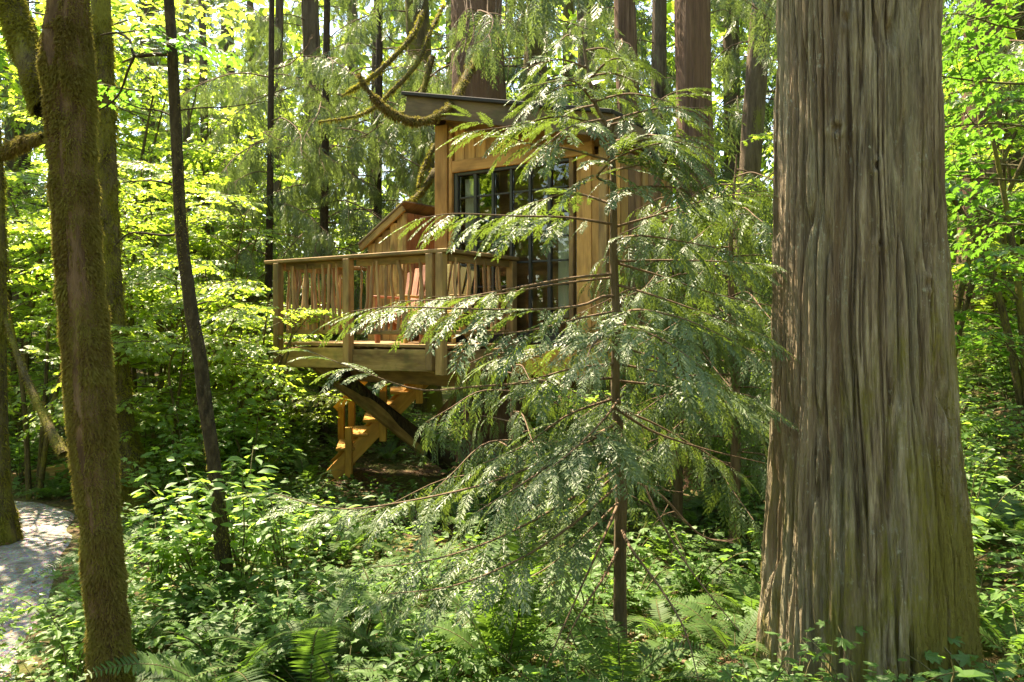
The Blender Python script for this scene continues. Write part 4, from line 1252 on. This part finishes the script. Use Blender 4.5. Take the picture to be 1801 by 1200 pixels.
def sap_branch(pts, f0=0.2, spr=0.30, tw=0.009, droop=(-8, 22), gap=0.056, name='branch', root=None, mat=None, tpl=None):
    """pts: (px, py, depth) from the trunk outward."""
    root = root or sapling
    P = curve([at(*p) - root.location for p in pts], 18)
    spr = spr * 1.12
    g = Geo()
    if f0 < 1:
        cedar_branch(g, P, f0, spr, tpl or SPRAY, tw, gap, droop)
    else:
        g.add(*tube(P, np.linspace(tw, 0.003, 18), 6), 0, 0.5, True)
        for q in range(5):
            i = rng.integers(4, 16)
            e = P[i] + norm(P[i + 1] - P[i]) * 0.12 + rng.normal(0, 0.09, 3)
            g.add(*tube(np.array([P[i], (P[i] + e) / 2 + rng.normal(0, .01, 3), e]), [0.003, 0.002, 0.001], 4), 0, 0.5, True)
    return link(name, g.mesh(name, [M_TWIG, mat or M_CEDAR]), root)

Y0 = SY
for b in (
    # left, from the top down
    ([(1026, 70, Y0), (1000, 62, 4.7), (985, 72, 4.6)], .1, .16), ([(1034, 120, Y0), (985, 105, 4.8), (930, 118, 4.7)], .1, .22), ([(1040, 160, Y0), (1000, 150, 4.6), (940, 175, 4.45)], .1, .24),
    ([(1046, 185, Y0), (1000, 195, 5.1), (960, 215, 5.3)], .1, .24), ([(1066, 225, Y0), (990, 205, 4.7), (900, 222, 4.6), (822, 232, 4.55)], .12, .24),
    ([(1078, 285, Y0), (1000, 262, 4.7), (920, 250, 4.6), (830, 205, 4.5)], .2, .20), 
    ([(1079, 360, Y0), (1010, 340, 5.0), (960, 350, 5.1), (900, 372, 5.2)], .2, .26),
    ([(1079, 395, Y0), (1000, 383, 4.7), (900, 380, 4.6), (800, 376, 4.5), (738, 384, 4.45)], .14, .30, .009, (5, 32)),
    
    
    ([(1080, 482, Y0), (1000, 490, 4.7), (900, 508, 4.6), (800, 525, 4.55), (700, 530, 4.5)], .45, .22, .010),
    ([(1080, 488, Y0), (980, 500, 4.9), (860, 520, 4.85), (760, 522, 4.8)], .5, .22, .008),
    ([(1082, 522, Y0), (1060, 522, 4.75), (1020, 538, 4.65), (930, 545, 4.55), (800, 543, 4.45), (690, 540, 4.35), (618, 548, 4.3)], .22, .32, .011, (2, 28)),
    ([(1082, 548, Y0), (1020, 560, 4.6), (940, 580, 4.4), (850, 590, 4.3)], .2, .28, .009, (0, 26)),
    ([(1083, 585, Y0), (1020, 600, 4.9), (940, 615, 4.9), (870, 632, 4.9)], .25, .27), ([(1083, 640, Y0), (1010, 648, 4.7), (950, 664, 4.6), (890, 678, 4.5)], .2, .28, .009, (-5, 24)),
    ([(1083, 665, Y0), (960, 672, 4.6), (840, 680, 4.5), (740, 686, 4.4), (640, 655, 4.3), (545, 618, 4.25)], .74, .24, .009),
    ([(1084, 700, Y0), (1000, 730, 4.7), (920, 785, 4.6), (850, 815, 4.5)], .25, .29, .010, (-5, 24)),
    ([(1086, 745, Y0), (980, 800, 4.6), (860, 850, 4.45), (700, 885, 4.3), (590, 895, 4.2), (480, 868, 4.15)], .35, .27, .010, (-5, 24)),
    ([(1088, 775, Y0), (1000, 800, 4.4), (920, 850, 4.2), (840, 900, 4.1)], .15, .30), ([(1090, 820, Y0), (1000, 880, 4.6), (880, 945, 4.4), (760, 985, 4.2), (640, 1000, 4.1)], .22, .30, .010, (-5, 24)),
    ([(1091, 850, Y0), (1010, 920, 4.4), (920, 980, 4.2), (800, 1030, 4.05), (680, 1045, 3.95)], .2, .30, .010, (-5, 24)),
    ([(1091, 880, Y0), (1030, 940, 4.7), (960, 1000, 4.6), (880, 1040, 4.5)], .2, .28),
    ([(1090, 700, Y0), (1060, 740, 4.4), (1010, 790, 4.1), (960, 830, 3.9)], .1, .30), ([(1092, 760, Y0), (1090, 790, 4.4), (1060, 830, 4.1)], .1, .28),
    ([(1090, 790, Y0), (1010, 850, 5.1), (930, 900, 5.3)], .15, .28), ([(1090, 830, Y0), (1000, 905, 4.9), (940, 960, 4.9)], .15, .28),
    ([(1066, 215, Y0), (1150, 192, 4.6), (1240, 190, 4.5)], .1, .28), ([(1074, 250, Y0), (1150, 238, 4.4), (1215, 272, 4.25)], .1, .28), ([(1078, 300, Y0), (1150, 288, 4.5), (1250, 302, 4.4)], .1, .30),
    ([(1046, 182, Y0), (1005, 142, 4.6), (935, 152, 4.5)], .1, .24), ([(1036, 140, Y0), (1075, 105, 4.7), (1120, 108, 4.65)], .1, .22), ([(1060, 210, Y0), (1000, 225, 4.4), (950, 265, 4.2)], .1, .25),
    ([(1083, 610, Y0), (1150, 628, 4.6), (1240, 672, 4.45), (1330, 700, 4.4)], .15, .30), ([(1088, 740, Y0), (1040, 775, 4.5), (980, 800, 4.3), (920, 860, 4.2)], .1, .30),
    # right, from the top down
    ([(1028, 90, Y0), (1060, 85, 4.9), (1090, 95, 4.95)], .1, .18), ([(1035, 135, Y0), (1080, 130, 4.9), (1130, 150, 4.9)], .1, .22), ([(1046, 178, Y0), (1110, 165, 4.7), (1180, 180, 4.6)], .1, .24),
    ([(1068, 222, Y0), (1120, 205, 4.9), (1180, 165, 5.0), (1225, 155, 5.0)], .3, .2), ([(1076, 265, Y0), (1140, 245, 4.6), (1230, 240, 4.5)], .1, .28),
    ([(1078, 320, Y0), (1050, 310, 4.5), (1100, 270, 4.3), (1180, 250, 4.2), (1235, 262, 4.15)], .15, .27), ([(1079, 345, Y0), (1120, 330, 4.5), (1190, 330, 4.3), (1240, 345, 4.2)], .1, .28),
     ([(1079, 400, Y0), (1150, 380, 4.9), (1250, 350, 4.9), (1350, 335, 4.9)], .2, .28),
    ([(1080, 420, Y0), (1130, 415, 4.6), (1200, 425, 4.5), (1280, 440, 4.4)], .1, .30, .009, (-5, 24)), ([(1080, 460, Y0), (1180, 458, 4.8), (1300, 462, 4.75), (1360, 468, 4.7)], .5, .26),
    ([(1080, 462, Y0), (1150, 482, 4.9), (1250, 515, 4.95), (1360, 540, 5.0)], .3, .28, .009, (-5, 24)), ([(1081, 500, Y0), (1150, 520, 4.7), (1250, 555, 4.6), (1355, 595, 4.55)], .3, .28, .009, (-5, 24)),
    ([(1084, 560, Y0), (1120, 545, 4.5), (1200, 560, 4.3), (1290, 600, 4.15)], .1, .30), ([(1084, 570, Y0), (1110, 575, 4.4), (1170, 600, 4.15), (1240, 650, 4.0)], .1, .30),
    ([(1084, 585, Y0), (1060, 590, 4.4), (1040, 610, 4.15), (1030, 640, 4.0)], .05, .26), ([(1085, 640, Y0), (1160, 655, 4.8), (1260, 690, 4.75), (1350, 725, 4.7)], .3, .28, .009, (-5, 24)),
    ([(1085, 670, Y0), (1170, 680, 5.1), (1260, 700, 5.2), (1340, 745, 5.2)], .3, .28), ([(1087, 720, Y0), (1150, 745, 5.0), (1230, 790, 5.1), (1300, 830, 5.1)], .35, .24),
):
    sap_branch(*b)
for P in ([(1095, 800, Y0), (1120, 830, 4.6), (1170, 930, 4.4), (1220, 1010, 4.3), (1300, 1110, 4.2)], [(1093, 930, Y0), (1110, 965, 4.5), (1165, 1040, 4.3), (1205, 1110, 4.15), (1228, 1195, 4.1)],
          [(1090, 880, Y0), (1060, 950, 4.6), (1010, 1060, 4.4), (950, 1195, 4.2)], [(1090, 960, Y0), (1065, 1010, 4.6), (1020, 1080, 4.4), (985, 1150, 4.35)], [(1092, 840, Y0), (1160, 870, 5), (1230, 940, 5.1), (1290, 955, 5.1)],
          [(1085, 720, Y0), (1150, 760, 4.9), (1240, 790, 4.9), (1345, 815, 4.9)]):
    sap_branch(P, 1.0, tw=0.011, name='bare_branch')

# a second young cedar behind it, filling the gap beside the massive trunk
def small_cedar(label, px, Y, H, nb, seed, spr=0.32, top_px=None, wide=1.0, f0=0.2):
    p = at(px, 600, Y)
    bz = gz(p.x, p.y)
    root = tree_root('young_cedar', label, (p.x, p.y, bz))
    C = curve([(0, 0, -0.1), (0.02, 0, H * 0.4), (-0.02, 0.02, H * 0.75), (0.03, 0, H)], 40)
    V, Fq, *_x = trunk_geo(C, np.linspace(0.055, 0.006, 40), 10, 40, seed, 0.1)
    link('trunk', Geo().add(V, Fq, smooth=True).mesh('trunk', M_TWIG), root)
    for i in range(nb):
        f = f0 + (0.97 - f0) * i / nb
        a = i * 2.399 + rng.uniform(-.4, .4)
        L = wide * (1.65 * (1 - f) ** 0.7 + 0.25)
        j = int(f * 39)
        d = np.array([math.cos(a), math.sin(a), 0])
        P = curve([C[j], C[j] + d * L * 0.4 + [0, 0, 0.02 * L], C[j] + d * L * 0.75 + [0, 0, -0.12 * L], C[j] + d * L + [0, 0, -0.22 * L]], 12)
        g = Geo()
        cedar_branch(g, P, 0.12, spr, SPRAY_C, 0.009, 0.06, (15, 50))
        link('branch', g.mesh('branch', [M_TWIG, M_CEDAR]), root)
    return root
small_cedar('shaded young cedar between the wide red trunk and the massive trunk', 1290, 7.2, 3.7, 46, 610)
small_cedar('young cedar hiding the right side wall of the house', 1190, 7.8, 3.5, 44, 611)
small_cedar('small cedar low under the middle of the deck', 905, 7.6, 2.0, 18, 613, 0.30, f0=0.1)

# ------------------------------------------------------------------ vine maples
def vine_maple(label, x, y, H, nb, meshes, group, scale=1.0, zlo=0.3, stems=3, name='vine_maple'):
    bz = gz(x, y)
    root = tree_root(name, label, (x, y, bz), group)
    Cs = []
    for s in range(stems):
        a = rng.uniform(0, 6.28)
        o = H * rng.uniform(0.08, 0.28)
        C = curve([(0.05 * math.cos(a), 0.05 * math.sin(a), -0.1), (o * .4 * math.cos(a), o * .4 * math.sin(a), H * 0.4), (o * math.cos(a) + rng.normal(0, .1), o * math.sin(a), H * 0.75), (o * 1.5 * math.cos(a), o * 1.5 * math.sin(a), H)], 30)
        V, Fq = tube(C, np.linspace(0.010 * H + 0.006, 0.006, 30), 7)
        link('stem', Geo().add(V, Fq, smooth=True).mesh('stem', M_YELMOSS), root)
        Cs.append(C)
    for i in range(nb):
        C = Cs[i % stems]
        f = zlo + (1 - zlo) * (i + rng.random()) / nb
        p = C[min(int(f * 29), 29)]
        link('leafy_branch', meshes[i % len(meshes)], root, tuple(p), (rng.uniform(-.2, .2), rng.uniform(-0.35, 0.25), rng.uniform(0, 6.28)), scale * rng.uniform(0.7, 1.15))
    return root

for i, (px, Y, H, nb) in enumerate((
        # front row, waist to head high
        (255, 9.9, 2.6, 14), (300, 9.4, 2.2, 13), (345, 10.2, 2.8, 14), (395, 9.6, 2.2, 13), (440, 10.3, 2.5, 13), (475, 11.2, 2.2, 12), (215, 11, 3.0, 14), (60, 10.0, 3.2, 14),
        # middle row
        (245, 12.4, 4.0, 15), (325, 12.8, 4.2, 15), (400, 12.6, 3.7, 14), (455, 13.2, 3.6, 14), (150, 12.6, 4.6, 15), (30, 12.4, 5.0, 16), (-60, 12, 5, 14), (510, 14, 3.2, 12),
        # back row, tall
        (110, 16, 6.8, 18), (200, 16.6, 7.0, 18), (280, 17.2, 6.6, 18), (360, 16.8, 5.6, 16), (430, 17, 5.4, 16), (520, 17.5, 4.6, 16), (600, 17, 4.0, 14), (690, 18, 4.2, 14), (40, 18, 7.5, 18))):
    p = at(px, 600, Y)
    row = 0 if Y < 11.5 else 1 if Y < 14.5 else 2
    vine_maple(('low vine maple in the front of the sunlit thicket left of the deck', 'middling vine maple inside the sunlit thicket left of the deck', 'tall vine maple at the back of the sunlit thicket left of the deck')[row],
               p.x, p.y, H, nb, LEAFY, ('low front vine maples left of the deck', 'middle vine maples left of the deck', 'tall back vine maples left of the deck')[row], (0.75, 1.0, 1.25)[row], 0.2)
for i, (px, Y, H, nb) in enumerate(((1380, 14, 4.5, 18), (1640, 11, 5.0, 18), (1760, 12, 4.6, 18), (1820, 9, 4.6, 18), (1680, 17, 5.5, 20), (1780, 18, 6, 20))):
    p = at(px, 600, Y)
    vine_maple('bright green vine maple on the slope beyond the massive trunk', p.x, p.y, H, nb, LEAFY_G if i % 2 else LEAFY, 'vine maples on the slope right of the massive trunk', 1.1, 0.12)
# near maple on the right whose leaves hang in front of the far trunk
nm = vine_maple('near vine maple with large bright green leaves at the upper right edge', 4.15, 5.5, 4.3, 7, LEAFY_G, None, 0.8, 0.5, 2)
for (px, py, Y, a, sc) in ((1850, 60, 5.4, 3.3, .75), (1840, 150, 5.3, 3.0, .8), (1850, 230, 5.5, 3.35, .85), (1830, 320, 5.4, 2.9, .75), (1860, 20, 5.2, 2.8, .7), (1840, 400, 5.6, 3.2, .6)):
    link('leafy_branch', LEAFY_G[int(px + py) % 4], nm, at(px, py, Y) - nm.location, (0.5, 0.1, a), sc)
# crown of the front maple, high over the frame, and leaves hanging at the upper left
for i in range(7):
    a = rng.uniform(1.6, 4.7)
    z = rng.uniform(4.9, 7.4)
    link('leafy_branch', LEAFY[i % 5], MAPLE_TREE, (rng.uniform(-1.8, 0.4), rng.uniform(-1.0, 1.6), z), (0, rng.uniform(-.2, .2), a), 1.1)
for (px, py, Y, a) in ((40, 30, 6.2, 2.5), (190, 60, 6.4, 0.3), (215, 110, 6.0, -0.4), (60, 100, 6.5, 3.4), (250, 160, 6.6, 2.8)):
    p = at(px, py, Y)
    link('leafy_branch', LEAFY_G[int(px) % 4], MAPLE_TREE, p - MAPLE_TREE.location, (0, 0.1, a), 0.7)

for i in range(14):      # unseen crown added to the left-edge tree to shade the path
    link('leafy_branch', LEAFY[i % 5], e_, (rng.uniform(-2.2, 0.0), rng.uniform(-0.2, 2.2), rng.uniform(4.2, 6.2)), (0, rng.uniform(-.2, .2), rng.uniform(0, 6.28)), 1.1)

# ------------------------------------------------------------------ undergrowth
def region(x, y):
    px = CX + x / y * F_PX
    if y > 12.5:
        return ('beyond the tree house' if px < 1330 else 'on the slope beyond the massive trunk')
    if px < 205:
        return 'beside the path left of the mossy maple'
    if px < 400:
        return 'between the mossy maple and the thin dark trunk'
    if px < 900:
        return 'in front of the stairs and deck' if y < 9.3 else 'around the foot of the stairs'
    if px < 1345:
        return 'around the foot of the young cedar'
    return 'on the slope right of the massive trunk'

def blocked(x, y, r=0.0):
    if path_dist(x, y) < 0.5 + r:
        return True
    for (cx, cy, rr) in ((BIG.location.x, BIG.location.y, 0.72), (host.location.x, host.location.y, 0.6), (MAPLE_TREE.location.x, MAPLE_TREE.location.y, 0.3)):
        if math.hypot(x - cx, y - cy) < rr + r * 0.5:
            return True
    if -2.7 < x < -0.5 and 10.2 < y < 12.3:
        return True
    return False

def fern(x, y, n, sc, label=None, az=None, lift=0.0):
    rg = region(x, y)
    t = thing('sword_fern', label or f'sword fern of arching fronds {rg}', 'fern', (x, y, gz(x, y) - 0.01), 0.0, None if label else f'sword ferns {rg}')
    for i in range(n):
        a = (6.283 * i / n + rng.uniform(-0.25, 0.25)) if az is None else rng.uniform(*az)
        link('frond', FROND[rng.integers(0, 7)], t, (0, 0, 0), (rng.uniform(-.25, .25), rng.uniform(-0.45, 0.15) - lift, a), sc * rng.uniform(0.75, 1.2))

def fern_px(px, py, n, sc, label=None, **kw):
    """Fern at the ground point seen at photo pixel (px, py)."""
    Y = 5.0
    for _ in range(30):
        x = (px - CX) / F_PX * Y
        Y = Y * 0.5 + 0.5 * (-gz(x, Y) / ((py - HZ) / F_PX))
    fern((px - CX) / F_PX * Y, Y, n, sc, label, **kw)

fern_px(885, 1215, 9, 1.5, 'sunlit sword fern with tall upright fronds at the bottom edge, left of the young cedar', lift=0.55)
fern_px(545, 1230, 16, 1.2, 'broad sword fern at the bottom edge, right below the thin dark trunk')
fern_px(400, 1240, 15, 1.2, 'sword fern arching at the bottom edge just right of the mossy maple')
fern_px(700, 1180, 15, 1.0, 'sword fern in shade at the bottom edge below the tree house')
fern_px(430, 1115, 13, 0.95, 'pale sword fern right at the foot of the thin dark trunk')
fern_px(1290, 1160, 14, 0.9, 'sword fern tucked against the left foot of the massive trunk')
fern_px(1790, 960, 14, 1.0, 'sword fern on the slope at the right edge of the photo')
for (px, Y, n, sc) in ((960, 5.6, 12, .8), (1020, 6.4, 13, .9), (1150, 6.0, 12, .8), (1180, 7.2, 13, .9), (1250, 6.3, 12, .8), (1310, 7.0, 13, .9), (1060, 7.6, 12, .9), (1230, 8.6, 12, .9), (900, 6.4, 13, .9), (820, 5.8, 13, .9), (740, 6.6, 13, .9), (660, 6.0, 12, .9), (600, 7.0, 12, .9), (1320, 5.6, 11, .75)):
    p = at(px, 600, Y)
    fern(p.x, p.y, n, sc)
for k in range(80):
    for _ in range(40):
        y = rng.uniform(4.3, 14.5)
        x = rng.uniform(-0.72, 0.72) * y
        if not blocked(x, y, 0.15):
            break
    fern(x, y, int(rng.integers(9, 15)), rng.uniform(0.65, 1.1))

def shrub(x, y, meshes, name, word, sc):
    rg = region(x, y)
    t = thing(name, f'{word} {rg}', 'shrub', (x, y, gz(x, y)), rng.uniform(0, 6.28), f'{word} {rg}')
    link('foliage', meshes[rng.integers(0, len(meshes))], t, (0, 0, 0), (rng.uniform(-.1, .1), rng.uniform(-.1, .1), 0), sc)

for k in range(150):
    for _ in range(40):
        y = 5.2 + 12 * rng.random() ** 0.9
        x = rng.uniform(-0.78, 0.78) * y
        px = CX + x / y * F_PX
        near_deck = (540 < px < 1060 and y < 8.5) or (470 < px < 860 and y > 7.6 and y < 11)
        if not blocked(x, y, 0.25) and not near_deck and not (900 < px < 1345 and y < 9):
            break
    shrub(x, y, SHRUB, 'leafy_bush', 'leafy green bush', rng.uniform(0.6, 1.15))
for k in range(60):
    for _ in range(40):
        y = rng.uniform(10.5, 22)
        x = rng.uniform(-0.8, 0.8) * y
        px = CX + x / y * F_PX
        if not blocked(x, y, 0.3) and not (200 < px < 1250 and y < 15):
            break
    shrub(x, y, SHRUB_TALL, 'tall_bush', 'tall yellow-green bush', rng.uniform(0.7, 1.25))
for k in range(150):
    for _ in range(40):
        y = 3.9 + 8 * rng.random() ** 1.2
        x = rng.uniform(-0.72, 0.75) * y
        if not blocked(x, y, 0.15):
            break
    shrub(x, y, SHRUB_LOW, 'low_bush', 'low leafy plant', rng.uniform(0.6, 1.2))

for (x, y, sc) in ((-2.62, 4.75, .6), (-3.35, 4.6, .7), (-2.55, 5.1, .6), (-3.3, 4.95, .5), (-2.9, 4.15, .6), (-2.5, 4.5, .6), (-2.65, 5.2, .6), (-2.4, 4.9, .6), (-2.9, 5.9, .6), (-2.35, 4.1, .5)):
    shrub(x, y, SHRUB, 'leafy_bush', 'leafy green bush', sc)

for (px, Y, sc) in ((395, 9.2, 1.5), (440, 8.8, 1.4), (360, 9.6, 1.6), (300, 9.8, 1.6), (330, 8.6, 1.3), (250, 9.4, 1.4),
                    (1260, 9.8, 1.3), (1310, 9.2, 1.3), (1000, 11.6, 1.4), (1080, 11.2, 1.4), (1150, 12, 1.5), (960, 12.4, 1.5), (700, 12.8, 1.2), (640, 13, 1.2)):
    p = at(px, 600, Y)
    shrub(p.x, p.y, SHRUB, 'leafy_bush', 'leafy green bush', sc)

# seedling close to the camera, lower right
def seedling():
    b = at(1668, 1290, 2.9)
    t = thing('seedling', 'small broad-leaved seedling right in front of the massive trunk at the bottom', 'plant', (b.x, b.y, gz(b.x, b.y)))
    o = t.location
    P = curve([(b.x, b.y, gz(b.x, b.y)), at(1672, 1240, 2.9), at(1678, 1185, 2.88), at(1672, 1158, 2.86)], 14) - np.array(o)
    link('stem', Geo().add(*tube(P, np.linspace(0.005, 0.002, 14), 6), 0, 0.5, True).mesh('stem', M_STEM), t)
    for (px, py, dx, dy, dz, s) in ((1660, 1158, -0.5, -.4, .35, .05), (1676, 1170, .2, -.8, -.2, .055), (1680, 1190, 1, -.2, .2, .12), (1664, 1200, -.7, -.5, -.2, .06), (1672, 1215, .3, -.9, .0, .07)):
        g = Geo()
        scatter_leaves(g, OVATE, np.array([tuple(at(px, py, 2.87) - o)]), np.array([(dx, dy, dz)]), np.array([s]), 0, 0.1)
        link('leaf', g.mesh('leaf', M_MAPLE2), t)
seedling()

# dead lower twigs on the conifer trunks
DEAD = []
for q in range(4):
    g = Geo()
    L = 0.9
    P = curve([(0, 0, 0), (L * .4, rng.normal(0, .06), rng.normal(0, .05)), (L * .75, rng.normal(0, .1), -.08), (L, rng.normal(0, .14), -.22)], 10)
    g.add(*tube(P, np.linspace(.013, .002, 10), 5), 0, .5, True)
    for i in range(2, 9):
        e = norm(P[i] - P[i - 1]) * .14 + rng.normal(0, .11, 3) + np.array([0, 0, -.05])
        g.add(*tube(np.array([P[i], P[i] + e * .5 + rng.normal(0, .012, 3), P[i] + e]), [.004, .003, .001], 4), 0, .5, True)
    DEAD.append(g.mesh('dead_twig', M_TWIG))
for o in [o for o in COL.objects if o.parent is None and o.name.split('.')[0] in ('cedar_tree', 'fir_tree', 'hemlock_tree', 'young_fir') and o is not BIG]:
    tr = [c for c in o.children if c.name.startswith('trunk')][0]
    co = np.empty(len(tr.data.vertices) * 3, np.float32)
    tr.data.vertices.foreach_get('co', co)
    co = co.reshape(-1, 3)
    top_z = 0.42 * o.location.y - o.location.z
    for k in range(7):
        cand = co[(co[:, 2] > 1.2) & (co[:, 2] < top_z)]
        if len(cand) < 8:
            break
        p = cand[rng.integers(0, len(cand))]
        ring = co[np.abs(co[:, 2] - p[2]) < 0.15]
        c = ring.mean(0)
        a = math.atan2(p[1] - c[1], p[0] - c[0])
        link('dead_twig', DEAD[k % 4], o, tuple(p * 0.97 + c * 0.03), (rng.uniform(0, 6.28), rng.uniform(-.3, .5), a), rng.uniform(.5, 1.3))

# ground cover, leaf litter and twigs
def ground_cover():
    g = Geo()
    n = 36000
    y = 2.6 + 13.5 * rng.random(n) ** 1.25
    x = rng.uniform(-0.75, 0.78, n) * y
    keep = path_dist(x, y) > 0.46 + 0.12 * rng.random(n)
    keep &= (vnoise(x * 0.9, y * 0.9, 0, 71) * 0.7 + vnoise(x * 3, y * 3, 0, 72) * 0.3) > 0.34
    x, y = x[keep], y[keep]
    h = 0.04 + 0.16 * rng.random(len(x)) * (0.4 + vnoise(x * 1.5, y * 1.5, 0, 73))
    P = np.stack([x, y, ground_z(x, y) + h], -1)
    a = rng.uniform(0, 6.28, len(x))
    D = np.stack([np.cos(a), np.sin(a), rng.uniform(-.4, .2, len(x))], -1)
    sz_ = rng.uniform(0.035, 0.085, len(x)) * (1 + 0.03 * y)
    m = rng.random(len(x)) < 0.55
    scatter_leaves(g, OVATE, P[m], D[m], sz_[m], 0, 0.35)
    scatter_leaves(g, MAPLE[0], P[~m], D[~m], sz_[~m] * 1.2, 0, 0.35)
    tag(link('ground_cover', g.mesh('ground_cover', M_HERB)), 'low green leaves carpeting the forest floor', 'ground cover', kind='stuff')
    g = Geo()
    n = 16000
    y = 2.4 + 11 * rng.random(n) ** 1.2
    x = rng.uniform(-0.75, 0.75, n) * y
    P = np.stack([x, y, ground_z(x, y) + 0.015 + 0.02 * rng.random(n) + 0.02 * (path_dist(x, y) < 0.5)], -1)
    k = (path_dist(x, y) > 0.5) | (rng.random(n) < 0.25)
    P = P[k]
    a = rng.uniform(0, 6.28, len(P))
    D = np.stack([np.cos(a), np.sin(a), rng.uniform(-.2, .3, len(P))], -1)
    scatter_leaves(g, OVATE, P, D, rng.uniform(0.02, 0.07, len(P)), 0, 0.5)
    tag(link('leaf_litter', g.mesh('leaf_litter', M_LITTER)), 'fallen brown leaves scattered on the forest floor', 'leaf litter', kind='stuff')
ground_cover()

def dead_sticks():
    for (a, b, r0, lab) in (((1215, 1180), (1010, 1120), .016, 'bare fallen stick lying on the soil left of the massive trunk'), ((250, 1105), (370, 1120), .012, 'thin fallen stick on the ground below the thin dark trunk'),
                            ((640, 985), (560, 970), .018, 'pale broken branch lying among sunlit ferns left of centre')):
        pts = []
        for px, py in (a, b):
            Y = 5.0
            for _ in range(30):
                x = (px - CX) / F_PX * Y
                Y = 0.5 * Y + 0.5 * (-gz(x, Y) / ((py - HZ) / F_PX))
            pts.append(Vector(((px - CX) / F_PX * Y, Y, gz((px - CX) / F_PX * Y, Y) + r0 + 0.02)))
        m = (pts[0] + pts[1]) / 2 + Vector((0, 0, 0.03))
        C = curve([pts[0], m, pts[1]], 14) - np.array(pts[0])
        V, Fq, *_q = trunk_geo(C, np.linspace(r0, r0 * 0.6, 14), 9, 14, 77, 0.15)
        o = link('fallen_branch', Geo().add(V, Fq, smooth=True).mesh('fallen_branch', M_YELMOSS if r0 > .03 else M_TWIG), None, pts[0])
        tag(o, lab, 'branch')
    for q in range(16):
        y = rng.uniform(4.5, 9)
        x = rng.uniform(-.5, .62) * y
        if blocked(x, y, 0.2):
            continue
        L, a, r0 = rng.uniform(.5, 1.5), rng.uniform(0, 3.14), rng.uniform(.006, .016)
        C = np.array([(math.cos(a) * L * t + rng.normal(0, .015), math.sin(a) * L * t + rng.normal(0, .015), gz(x + math.cos(a) * L * t, y + math.sin(a) * L * t) - gz(x, y) + .03 + .10 * t) for t in np.linspace(0, 1, 7)])
        g = Geo().add(*tube(C, np.linspace(r0, r0 * .4, 7), 6), 0, .5, True)
        for i in (2, 3, 5):
            e = C[i] + (C[i + 1] - C[i]) * 1.2 + rng.normal(0, .07, 3)
            g.add(*tube(np.array([C[i], (C[i] + e) / 2, e]), [r0 * .4, r0 * .3, .001], 4), 0, .5, True)
        rg = region(x, y)
        tag(link('dead_stick', g.mesh('dead_stick', M_TWIG), None, (x, y, gz(x, y))), 'thin dead stick lying among the plants ' + rg, 'stick', 'dead sticks ' + rg)
    for i, (px, py, s, lab) in enumerate(((1325, 870, .16, 'pale grey rock on bare soil left of the massive trunk'), (738, 1165, .07, 'small pale stone among the ferns at the bottom'), (1305, 790, .12, 'dark rock below the young cedar beside the wide red trunk'))):
        Y = 6.0
        for _ in range(30):
            x = (px - CX) / F_PX * Y
            Y = 0.5 * Y + 0.5 * (-gz(x, Y) / ((py - HZ) / F_PX))
        bm = bmesh.new()
        bmesh.ops.create_icosphere(bm, subdivisions=3, radius=1)
        for v in bm.verts:
            n = float(vnoise(v.co.x * 1.3 + i * 7, v.co.y * 1.3, v.co.z * 1.3, 88)) * 0.7 + 0.6
            v.co = Vector((v.co.x * n * 1.3, v.co.y * n, v.co.z * n * 0.65)) * s
        me = bpy.data.meshes.new('rock')
        bm.to_mesh(me)
        bm.free()
        me.materials.append(M_STONE)
        tag(link('rock', me, None, ((px - CX) / F_PX * Y, Y, gz(x, Y) + s * .25)), lab, 'rock')
dead_sticks()

# ------------------------------------------------------------------ the wood beyond
def distant_forest():
    g = Geo()
    n = 80000
    n2 = 55000
    a = np.concatenate([rng.uniform(R(-46), R(46), n), rng.uniform(R(46), R(314), n2)])
    d = np.concatenate([rng.uniform(24, 46, n), rng.uniform(19, 34, n2)])
    n += n2
    open_side = (a > R(265)) & (a < R(330))       # the stand is lower where the sun comes in
    x, y = np.sin(a) * d, np.cos(a) * d
    gap = np.exp(-((a - R(-21)) / R(6)) ** 2)
    top = 19 - 11.5 * gap - 10.5 * open_side
    z0 = ground_z(x, y)
    z = z0 + 0.1 + (top + 3) * rng.random(n) ** 1.1
    dens = vnoise(x * 0.45, y * 0.45, z * 0.35, 91) * 0.6 + vnoise(x * 1.3, y * 1.3, z * 1.0, 92) * 0.4
    keep = dens > 0.32 + 0.05 * (z - z0) / top
    P = np.stack([x, y, z], -1)[keep]
    b = rng.uniform(0, 6.28, len(P))
    D = np.stack([np.cos(b), np.sin(b), rng.uniform(-.9, .0, len(P))], -1)
    sz_ = rng.uniform(0.28, 0.7, len(P)) * np.where(a[keep] > R(60), 1.7, 1.0)
    m = vnoise(P[:, 0] * 0.2, P[:, 1] * 0.2, 0, 95) > 0.5
    scatter_leaves(g, DIAM, P[m], D[m], sz_[m], 0, 0.6)
    q = P[~m], D[~m], sz_[~m]
    scatter_leaves(g, SPRAY_F[1], q[0][::12], q[1][::12], q[2][::12] * 1.9, 1, 0.6)
    scatter_leaves(g, DIAM, q[0][1::2], q[1][1::2], q[2][1::2], 1, 0.6)
    tag(link('distant_forest', g.mesh('distant_forest', [M_MAPLE, M_BOUGH])), 'dense sunlit wood closing the view behind the trees', 'forest', kind='stuff')
distant_forest()
